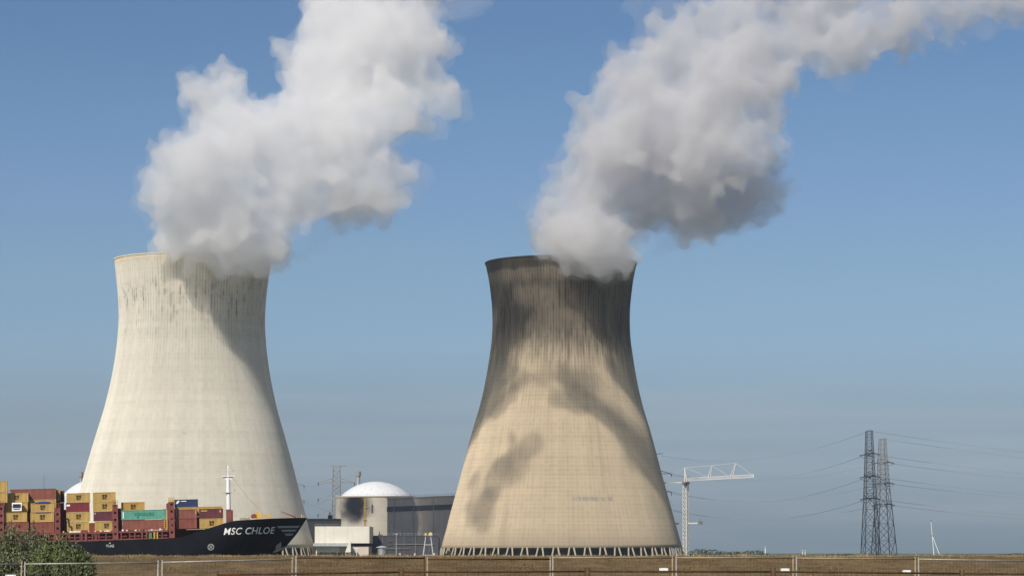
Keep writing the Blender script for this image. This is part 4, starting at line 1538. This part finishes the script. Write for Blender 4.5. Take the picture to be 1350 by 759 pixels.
# bay B
container(-76.7, Z0, 5.85, 2.9, r1, 'brown', 'brown container half behind the bush, under the yellow one below the lorry cab')
container(-77.0, 0.67, 5.75, 2.4, r1, 'yellow', 'yellow container carrying the white lorry cab', 'square')
hidden(-76.9, Z0, 3.13, 5.8, r2)
container(-76.9, 3.13, 5.75, 2.42, r2, 'yellow', 'yellow container directly behind the white lorry cab')
container(-76.9, 5.59, 5.95, 2.36, r2, 'yellow', 'yellow container just above the white lorry cab', 'square')
# bay C
container(-70.4, Z0, 5.85, 2.7, r1, 'brown', 'brown container between bush and first red lashing bridge, under two yellow ones')
container(-70.4, 0.48, 5.8, 2.4, r1, 'yellow', 'lower yellow container of the pair with blue tarpaulin tops', 'square')
container(-70.3, 2.94, 5.8, 2.28, r1, 'yellow', 'upper yellow container of the pair with blue tarpaulin tops', 'square')
for zt, lab in ((2.88, 'blue tarpaulin squeezed between the two yellow containers near the first lashing bridge'), (5.22, 'blue tarpaulin on the upper yellow container below the long rust red one')):
    tp = MB().prism([(1.2, -.02), (5.0, -.02), (4.9, .06 if zt < 4 else .28), (3.1, .08 if zt < 4 else .42), (1.3, .05 if zt < 4 else .22)], -.14, 2.2 if zt > 4 else .1).build('tarpaulin', M['tarp'])
    tp.matrix_world = SHIP @ Matrix.Translation((-70.4, r1, zt))
    tag(tp, lab, 'tarpaulin', 'blue tarpaulins')
hidden(-75.7, Z0, 3.9, L40, r3)
container(-75.6, 3.9, L40, 2.38, r3, 'yellow', 'yellow container strip showing above a blue tarpaulin, under the long rust red one')
container(-75.6, 6.32, L40, 2.62, r3, 'rust', 'long rust red container lying across the top of the leftmost stacks', patch('label_plate', M['sign'], ((.005, .03, .55, .75),)))
hidden(-74.6, Z0, 5.7, L40, r4)
container(-74.55, 5.75, L40, 2.95, r4, 'gold', 'narrow golden container end peeking past the long rust red one')
hidden(-73.7, Z0, 5.4, L40, r5)
container(-73.6, 5.45, L40, 2.95, r5, 'maroon', 'dark maroon container end peeking out beside the golden one and the white dome')
# bay D
for k, (pt, lab, em, dx) in enumerate((('yellow', 'bottom yellow container of the four high stack after the first lashing bridge', 'square', .1), ('yellow', 'yellow container under the crimson one', 'square', 0),
                                     ('crimson', 'crimson container with a small white mark, sandwiched between yellow ones', patch('label_plate', M['sign'], ((.03, .17, .62, .82),)), -.1), ('yellow', 'top yellow container resting on the crimson one', 'square', .08))):
    container(-61.5 + dx, Z0 + .25 + k * 2.4, L20 if k > 0 else 5.5, H0, r1, pt, lab, em)
# bay E
for k, (pt, lab, em, dx) in enumerate((('yellow', 'yellow container half in shadow under the maroon one', 'square', .5), ('maroon', 'dark maroon container beside the second lashing bridge', patch('label_plate', M['sign'], ((.05, .09, .75, .85),)), .2),
                                     ('yellow', 'yellow container resting on the dark maroon one', 'square', .1), ('yellow', 'topmost yellow container of the stack beside the second lashing bridge', 'square', .1))):
    container(-55.0 + dx, Z0 + .2 + k * 2.42, 5.7, 2.38, r1, pt, lab, em)
# bay F
container(-47.7, Z0 + .1, 11.1, 2.55, r1, 'rust', 'long rust brown container under the long teal one', patch('label_plate', M['steel'], ((.01, .02, .5, .9),)))
container(-47.85, .46, L40, 2.42, r1, 'teal', 'long teal green container, the only green one aboard',
          lambda root, L, H: [patch('label_plate', M['sign'], ((.03, .055, .15, .85),))(root, L, H),
                              patch('faded_mark', M['darkteal'], tuple((.28 + .034 * i, .28 + .034 * i + .022, .42, .74) for i in range(13)))(root, L, H),
                              patch('dark_emblem', M['band'], ((.345, .375, .2, .34),))(root, L, H)])
hidden(-47.85, Z0, 2.5, L20, r2)
container(-47.85, 2.52, L20, 2.42, r2, 'gold', 'lone golden yellow container standing above the long teal one', 'square')
# bay G
container(-34.2, Z0 + .2, 5.2, 2.5, -14.3, 'brown', 'lower brown container below the rust coloured one, beneath the navy stack')
container(-34.2, .45, 5.2, 2.32, -14.3, 'rust', 'upper rust red container with pale edges, in front of the yellow roof strip', patch('label_plate', M['leg'], ((.005, .05, .2, .95), (.94, .985, .45, .9))))
container(-28.3, Z0 + .1, 6.0, 2.5, -14.3, 'yellow', 'yellow container nearest the bow, partly hidden by the rising bulwark', 'square')
container(-28.3, .36, 6.0, 2.4, -14.3, 'maroon', 'maroon container with a small yellow mark, on the yellow one nearest the bow', patch('yellow_mark', M['yellow_paint'], ((.07, .33, .74, .84), (.85, .9, .6, .85))))
hidden(-34.4, Z0, .9, 11.9, -11.85)
container(-34.4, .93, 12.0, 2.42, -11.85, 'yellow', 'long yellow container showing only as a strip below the navy one')
container(-34.4, 3.37, L20, 1.95, -11.85, 'navy', 'navy blue container with white emblem, topmost near the bow',
          lambda root, L, H: [patch('white_lettering', M['sign'], ((.27, .5, .72, .82),))(root, L, H),
                              MB().prism([(.05 * L, .45 * H), (.13 * L, .45 * H), (.22 * L, .8 * H), (.15 * L, .9 * H), (.08 * L, .7 * H)], -.03, .015).build('white_emblem', M['sign'], root)])
for x0, zt, L in ((-67.2, 3.7, L20), (-58.2, .15, L20), (-50.6, 3.7, L20), (-37.2, 3.2, L20), (-82.5, 5.0, L20)):
    for y0 in (-2.4, 5.0):
        hidden(x0, Z0, zt, L, y0)
# the lorry cab on the yellow container
tc = empty('lorry_cab')
tc.matrix_world = SHIP @ Matrix.Translation((-73.75, r1 + .15, 3.08))
tag(tc, 'white lorry cab with dark windscreen, parked on a yellow container', 'lorry cab')
cabm = MB()
side = [(0.0, .45), (0.0, 1.05), (.28, 2.15), (.6, 2.42), (1.75, 2.42), (1.75, .45)]
vs = [(-1.2, y, z) for y, z in side] + [(1.2, y, z) for y, z in side]
nn = len(side)
cabm.add(vs, [tuple(range(nn)), tuple(range(2 * nn - 1, nn - 1, -1))] + [(i, (i + 1) % nn, nn + (i + 1) % nn, nn + i) for i in range(nn)])
cabm.build('cab_body', M['truckwhite'], tc)
MB().add([(-1.05, .035, 1.12), (1.05, .035, 1.12), (.95, .245, 2.08), (-.95, .245, 2.08), (-1.05, -.02, 1.12), (1.05, -.02, 1.12), (.95, .225, 2.08), (-.95, .225, 2.08)],
         [(0, 1, 2, 3), (7, 6, 5, 4), (0, 4, 5, 1), (1, 5, 6, 2), (2, 6, 7, 3), (3, 7, 4, 0)]).build('windscreen', M['glass'], tc)
MB().box(-1.22, 1.22, -.12, .1, .3, .62).build('bumper', M['truckwhite'], tc)
MB().box(-.8, .8, -.03, .06, .7, .95).build('grille', M['black'], tc)
for s in (-1, 1):
    MB().box(s * 1.33 - .1, s * 1.33 + .1, .0, .12, 1.2, 1.75).build('mirror', M['black'], tc)
    w = MB().lathe([(.42, -.15), (.42, .15)], 18).build('wheel', M['black'], tc, (s * 1.0, .8, .42))
    w.rotation_euler = (0, R(90), 0)
    MB().box(s * .95 - .16, s * .95 + .16, -.14, -.1, .42, .56).build('headlight', M['sign'], tc)

# ------------------------------------------------------------------ distant tree line
def tree_mass(px0, px1, Y, top, label_name):
    m = MB()
    x0, x1 = at(px0, 730, Y).x, at(px1, 730, Y).x
    n = int((x1 - x0) / 1.1)
    for _ in range(n * 9):
        x = random.uniform(x0, x1)
        yy = Y + random.uniform(-25, 25)
        e = min(1, (x - x0) / 25 + .3, (x1 - x) / 12 + .25)
        h = (top * (0.75 + .35 * mn.noise(Vector((x * .03, 0, 1))) + .2 * mn.noise(Vector((x * .15, 3, 1))))) * e
        z = 1.0 + random.uniform(.1, 1) * h
        r = random.uniform(.6, 1.5)
        d = [Vector(rng.normal(size=3)).normalized() * r for _ in range(4)]
        c = Vector((x, yy, z))
        m.add([c + q for q in d], [(0, 1, 2), (0, 2, 3), (0, 3, 1), (1, 3, 2)])
    o = m.build(label_name, worn('far_foliage', (.045, .06, .03), .3, .2, .9, .1))
    tag(o, kind='stuff')


tree_mass(896, 1012, 2600, 6.5, 'distant_treeline')
tree_mass(1320, 1420, 2300, 3.4, 'distant_treeline')
tree_mass(1090, 1130, 2600, 2.4, 'distant_treeline')

# scrub along the far bank
sc = MB()
for _ in range(2600):
    px = random.uniform(418, 640) if random.random() < .7 else random.uniform(418, 465)
    Y = random.uniform(1135, 1180)
    p = at(px, 730, Y)
    dark = .9 if px < 466 else .35
    c = Vector((p.x, Y, 1.4 + random.random() * (3.0 * dark)))
    r = random.uniform(.25, .55)
    d = [Vector(rng.normal(size=3)).normalized() * r for _ in range(4)]
    sc.add([c + q for q in d], [(0, 1, 2), (0, 2, 3), (0, 3, 1), (1, 3, 2)])
tag(sc.build('far_bank_scrub', worn('far_scrub', (.05, .055, .03), .3, .3, .9, .1)), kind='stuff')

# ------------------------------------------------------------------ dry grass on the dyke
def grass_mat():
    n = NT('dry_grass_blades')
    co = n.coord()
    a = n.noise(co, 0.55, 5, .65)
    gx_, gy_, gz_ = n.sep(co)
    w = n.white(n.comb(*[n.math('FLOOR', n.math('MULTIPLY', v, 14.0)) for v in n.sep(co)]))
    c = n.mix(n.rng(a, .35, .65), (.115, .073, .036), (.20, .145, .075))
    c = n.mix(n.rng(w, .0, 1.0, 0, .6, False), c, (.31, .225, .11))
    c = n.mix(n.rng(n.noise(co, .3, 4), .54, .68, 0, .75), c, (.10, .10, .038))
    c = n.mix(n.rng(n.noise(co, 1.1, 5, .7), .50, .62, 0, .85), c, (.085, .050, .025))
    c = n.mix(n.rng(n.noise(co, 2.6, 4, .7), .58, .70, 0, .8), c, (.055, .038, .018))
    c = n.mix(n.rng(n.noise(co, .8, 4, .7), .60, .68, 0, .7), c, (.36, .27, .14))
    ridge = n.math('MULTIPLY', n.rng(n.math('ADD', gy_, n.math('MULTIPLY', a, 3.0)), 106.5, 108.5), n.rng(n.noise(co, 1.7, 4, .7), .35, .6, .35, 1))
    c = n.mix(ridge, c, (.40, .31, .165))  # drier straw on the crest, with its sunlit tone put into the colour
    return n.done(c, .9, .1)


N = 90000
gx = rng.uniform(-27, 27, N)
gy = 112.5 - rng.random(N) ** 0.8 * 19
pa = rng.uniform(0, 2 * math.pi, N)
hh_ = rng.uniform(.035, .12, N) * (1 + .6 * np.array([mn.noise(Vector((a * .5, b * .5, 9))) for a, b in zip(gx, gy)]))
hh_ *= np.clip(.55 + 1.6 * np.array([max(0.0, mn.noise(Vector((a * 1.1, b * .6, 3)))) for a, b in zip(gx, gy)]), .5, 2.0)
tall = (rng.random(N) < .012)
hh_[tall] *= 1.8
wd = rng.uniform(.006, .018, N)
lean = rng.normal(size=(N, 2)) * .35 * hh_[:, None]
gz = np.array([ground_z(a, b) + .07 * mn.noise(Vector((a * .35, b * .35, 0))) + .05 * mn.noise(Vector((a * .9, b * .9, 5))) for a, b in zip(gx, gy)]) - .02
V = np.empty((N, 3, 3))
V[:, 0] = np.stack([gx - np.cos(pa) * wd, gy - np.sin(pa) * wd, gz], 1)
V[:, 1] = np.stack([gx + np.cos(pa) * wd, gy + np.sin(pa) * wd, gz], 1)
V[:, 2] = np.stack([gx + lean[:, 0], gy + lean[:, 1], gz + hh_], 1)
me = bpy.data.meshes.new('dry_grass')
me.vertices.add(N * 3)
me.vertices.foreach_set('co', V.reshape(-1))
me.loops.add(N * 3)
me.loops.foreach_set('vertex_index', np.arange(N * 3))
me.polygons.add(N)
me.polygons.foreach_set('loop_start', np.arange(N) * 3)
me.update()
me.validate()
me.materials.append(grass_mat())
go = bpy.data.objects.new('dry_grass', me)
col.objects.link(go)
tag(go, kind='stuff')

# ------------------------------------------------------------------ shrubs beside the fence
def leaf_mat(nm, a, b):
    n = NT(nm)
    co = n.coord()
    w = n.white(n.comb(*[n.math('FLOOR', n.math('MULTIPLY', v, 22.0)) for v in n.sep(co)]))
    c = n.mix(n.rng(n.noise(co, 1.6, 4), .35, .65), a, b)
    c = n.mix(n.rng(w, 0, 1, 0, .35, False), c, (.17, .19, .10))
    return n.done(c, .6, .3)


LEAF = [leaf_mat('willow_leaf_grey', (.075, .095, .045), (.15, .17, .09)), leaf_mat('willow_leaf_green', (.065, .095, .03), (.125, .16, .055))]
BARK = worn('shrub_bark', (.12, .09, .06), .2, 4, .9, .1)


def shrub(px, Y, w, top, stems, nl, mat, label, seed):
    rg_ = np.random.default_rng(seed)
    p = at(px, 740, Y)
    z0 = ground_z(p.x, Y)
    root = empty('willow_shrub', (p.x, Y, z0))
    tag(root, label, 'shrub', 'shrubs by the fence')
    H = pz(top, Y) - z0
    st = MB()
    lf = MB()
    for s in range(stems):
        t = rg_.uniform(0, 2 * math.pi)
        sp = math.sqrt(rg_.random())
        hh2 = H * (1 - .34 * sp ** 1.5) * rg_.uniform(.66, 1.0)
        shoot = s % 6 == 0
        if shoot: hh2 *= 1.12
        tip = Vector((math.cos(t) * sp * w, math.sin(t) * sp * w * .8, hh2))
        mid = Vector((tip.x * .35 + rg_.normal() * .08, tip.y * .35 + rg_.normal() * .08, hh2 * .55))
        pts = []
        for k in range(7):
            u = k / 6
            pts.append(Vector((0, 0, 0)) * (1 - u) ** 2 + mid * 2 * u * (1 - u) + tip * u * u)
        for k in range(6):
            st.bar(pts[k], pts[k + 1], .045 * (1 - k / 7) + .006, n=5)
        for _ in range(nl // 3 if shoot else nl):
            u = .25 + .75 * rg_.random() ** .7
            q = Vector((0, 0, 0)) * (1 - u) ** 2 + mid * 2 * u * (1 - u) + tip * u * u
            spread = .21 * (1.15 - u) * (.6 if shoot else 1)
            q = q + Vector(rg_.normal(size=3)) * (spread * .8 + .05)
            if q.z < .05: continue
            d = (Vector((q.x * .4, q.y * .4, 1.0)) + Vector(rg_.normal(size=3)) * .75).normalized()
            sd = d.cross(Vector(rg_.normal(size=3))).normalized()
            ln, wd_ = rg_.uniform(.07, .15), rg_.uniform(.014, .028)
            lf.add([q, q + d * ln * .5 + sd * wd_, q + d * ln, q + d * ln * .5 - sd * wd_], [(0, 1, 2, 3)])
    st.build('stem', BARK, root)
    lf.build('foliage', mat, root)


shrub(-28, 84, 1.15, 690, 60, 240, LEAF[0], 'tall grey green willow shrub at the very edge of the photo, behind the fence', 1)
shrub(14, 83, .95, 687, 56, 240, LEAF[0], 'tallest grey green willow shrub in front of the yellow containers', 2)
shrub(42, 85, .80, 688, 46, 220, LEAF[0], 'grey green willow shrub with pointed tips before the brown containers', 3)
shrub(66, 82, .80, 697, 44, 230, LEAF[1], 'mid green willow shrub in the middle of the clump', 4)
shrub(92, 81, .72, 701, 44, 230, LEAF[1], 'bushy green willow shrub overlapping the black hull, outermost of the clump', 5)
shrub(112, 83, .35, 724, 24, 120, LEAF[1], 'small low green shrub at the foot of the clump', 6)

# ------------------------------------------------------------------ fences
def fence_panel(pxa, pxb, ya, yb_, Ya, Yb, mat, label, group, name='fence_panel', post_mats=None, cross=True, rail_w=.042, post_up=.06):
    a, b = at(pxa, ya, Ya), at(pxb, yb_, Yb)
    root = empty(name, (a.x, a.y, 0))
    tag(root, label, 'fence panel', group)
    A, B = Vector((0, 0, a.z)), Vector((b.x - a.x, b.y - a.y, b.z))
    drop = Vector((0, 0, 2.0))
    pm_ = post_mats or (mat, mat)
    for q, m_ in ((A, pm_[0]), (B, pm_[1])):
        MB().bar(q - drop - Vector((0, 0, .3)), q + Vector((0, 0, post_up)), rail_w, n=10).build('post', m_, root, smooth=True)
    for z in (0, -1.85):
        MB().bar(A + Vector((0, 0, z)), B + Vector((0, 0, z)), rail_w, n=10).build('rail', mat, root, smooth=True)
    w = MB()
    n = 34
    for i in range(1, n):
        q = A.lerp(B, i / n)
        w.bar(q - Vector((0, 0, 1.85)), q + Vector((0, 0, .035)), .0045, n=3)
    for j in range(8):
        d = Vector((0, 0, -.23 * (j + 1)))
        w.bar(A + d, B + d, .0045, n=3)
    w.build('mesh_infill', mat, root)
    return root


def fy_(px): return 67.5 + (px - 31) / 1178 * 9.5
G1 = 'galvanised mesh fence panels'
rows = [(-148, 28.5, 745, 743, 'galv', ('galv', 'oldgalv'), 'galvanised mesh fence panel cut by the photo edge, before the willow shrubs'),
        (33, 208.5, 743, 741.3, 'galv', ('galv', 'galv'), 'bright galvanised mesh fence panel overlapping shrubs and black hull'),
        (214, 385.5, 740.8, 736.8, 'galv', ('galv', 'oldgalv'), 'galvanised mesh fence panel sloping up below the ship name'),
        (390.5, 559.5, 734.8, 735.2, 'rust', ('galv', 'rust'), 'rust railed mesh fence panel below the white store and tank'),
        (563.5, 725.5, 736.8, 736.5, 'rust', ('oldgalv', 'oldgalv'), 'rust railed mesh fence panel starting under the river beacon'),
        (729, 886.5, 734.6, 734.6, 'oldgalv', ('galv', 'oldgalv'), 'brownish mesh fence panel below the buff tower legs, near its middle'),
        (891.5, 1045.5, 734.6, 735.0, 'oldgalv', ('galv', 'oldgalv'), 'brownish mesh fence panel below the white crane and far trees'),
        (1050, 1206.5, 735.2, 736.6, 'oldgalv', ('galv', 'oldgalv'), 'brownish mesh fence panel below the twin pylons'),
        (1211, 1372, 736.6, 739.2, 'galv', ('galv', 'galv'), 'pale railed mesh fence panel below the slender white mast')]
for pa_, pb_, ya, yb_, mt, pmt, lab in rows:
    fence_panel(pa_, pb_, ya, yb_, fy_(pa_), fy_(pb_), M[mt], lab, G1, post_mats=tuple(M[k] for k in pmt))
jn = [(284, 757.2), (529, 753.6), (774, 752.6), (1019, 753.0), (1268, 755.4), (1516, 757)]
labs = ['rusty front fence panel lowest of its row, below the ship bow', 'rusty front fence panel below the grey hall and river beacon', 'rusty front fence panel below the buff tower and crane', 'rusty front fence panel below the twin pylons', 'rusty front fence panel at the photo edge below the white mast']
for i, lab in enumerate(labs):
    (xa, ya), (xb, yb_) = jn[i], jn[i + 1]
    fence_panel(xa + 2.5, xb - 2.5, ya, yb_, 50.0, 50.0, M['rust'], lab, 'rusty fence panels of the front row', rail_w=.036, post_up=.07)

for px, py, w, h, lab in ((875, 749.8, .245, .072, 'small white plate on the fence below the last legs of the buff tower'), (1035, 750.5, .245, .08, 'small white plate on the fence below the far white poles'),
                          (1195.5, 752.8, .24, .085, 'small white plate on the fence below the twin pylons'), (14, 760, .26, .12, 'small white plate on the fence before the willow shrubs')):
    Y = fy_(px) - .05
    p = at(px, py, Y)
    sg = empty('sign_plate', (p.x, Y, p.z))
    tag(sg, lab, 'sign plate', 'white plates on the fence')
    MB().box(-w / 2, w / 2, -.004, .004, -h / 2, h / 2).build('plate', M['sign'], sg)
    MB().box(-w / 2 + .02, -w / 2 + .035, -.008, .03, h / 2 - .02, h / 2 - .008).box(w / 2 - .035, w / 2 - .02, -.008, .03, h / 2 - .02, h / 2 - .008).build('cable_tie', M['black'], sg)
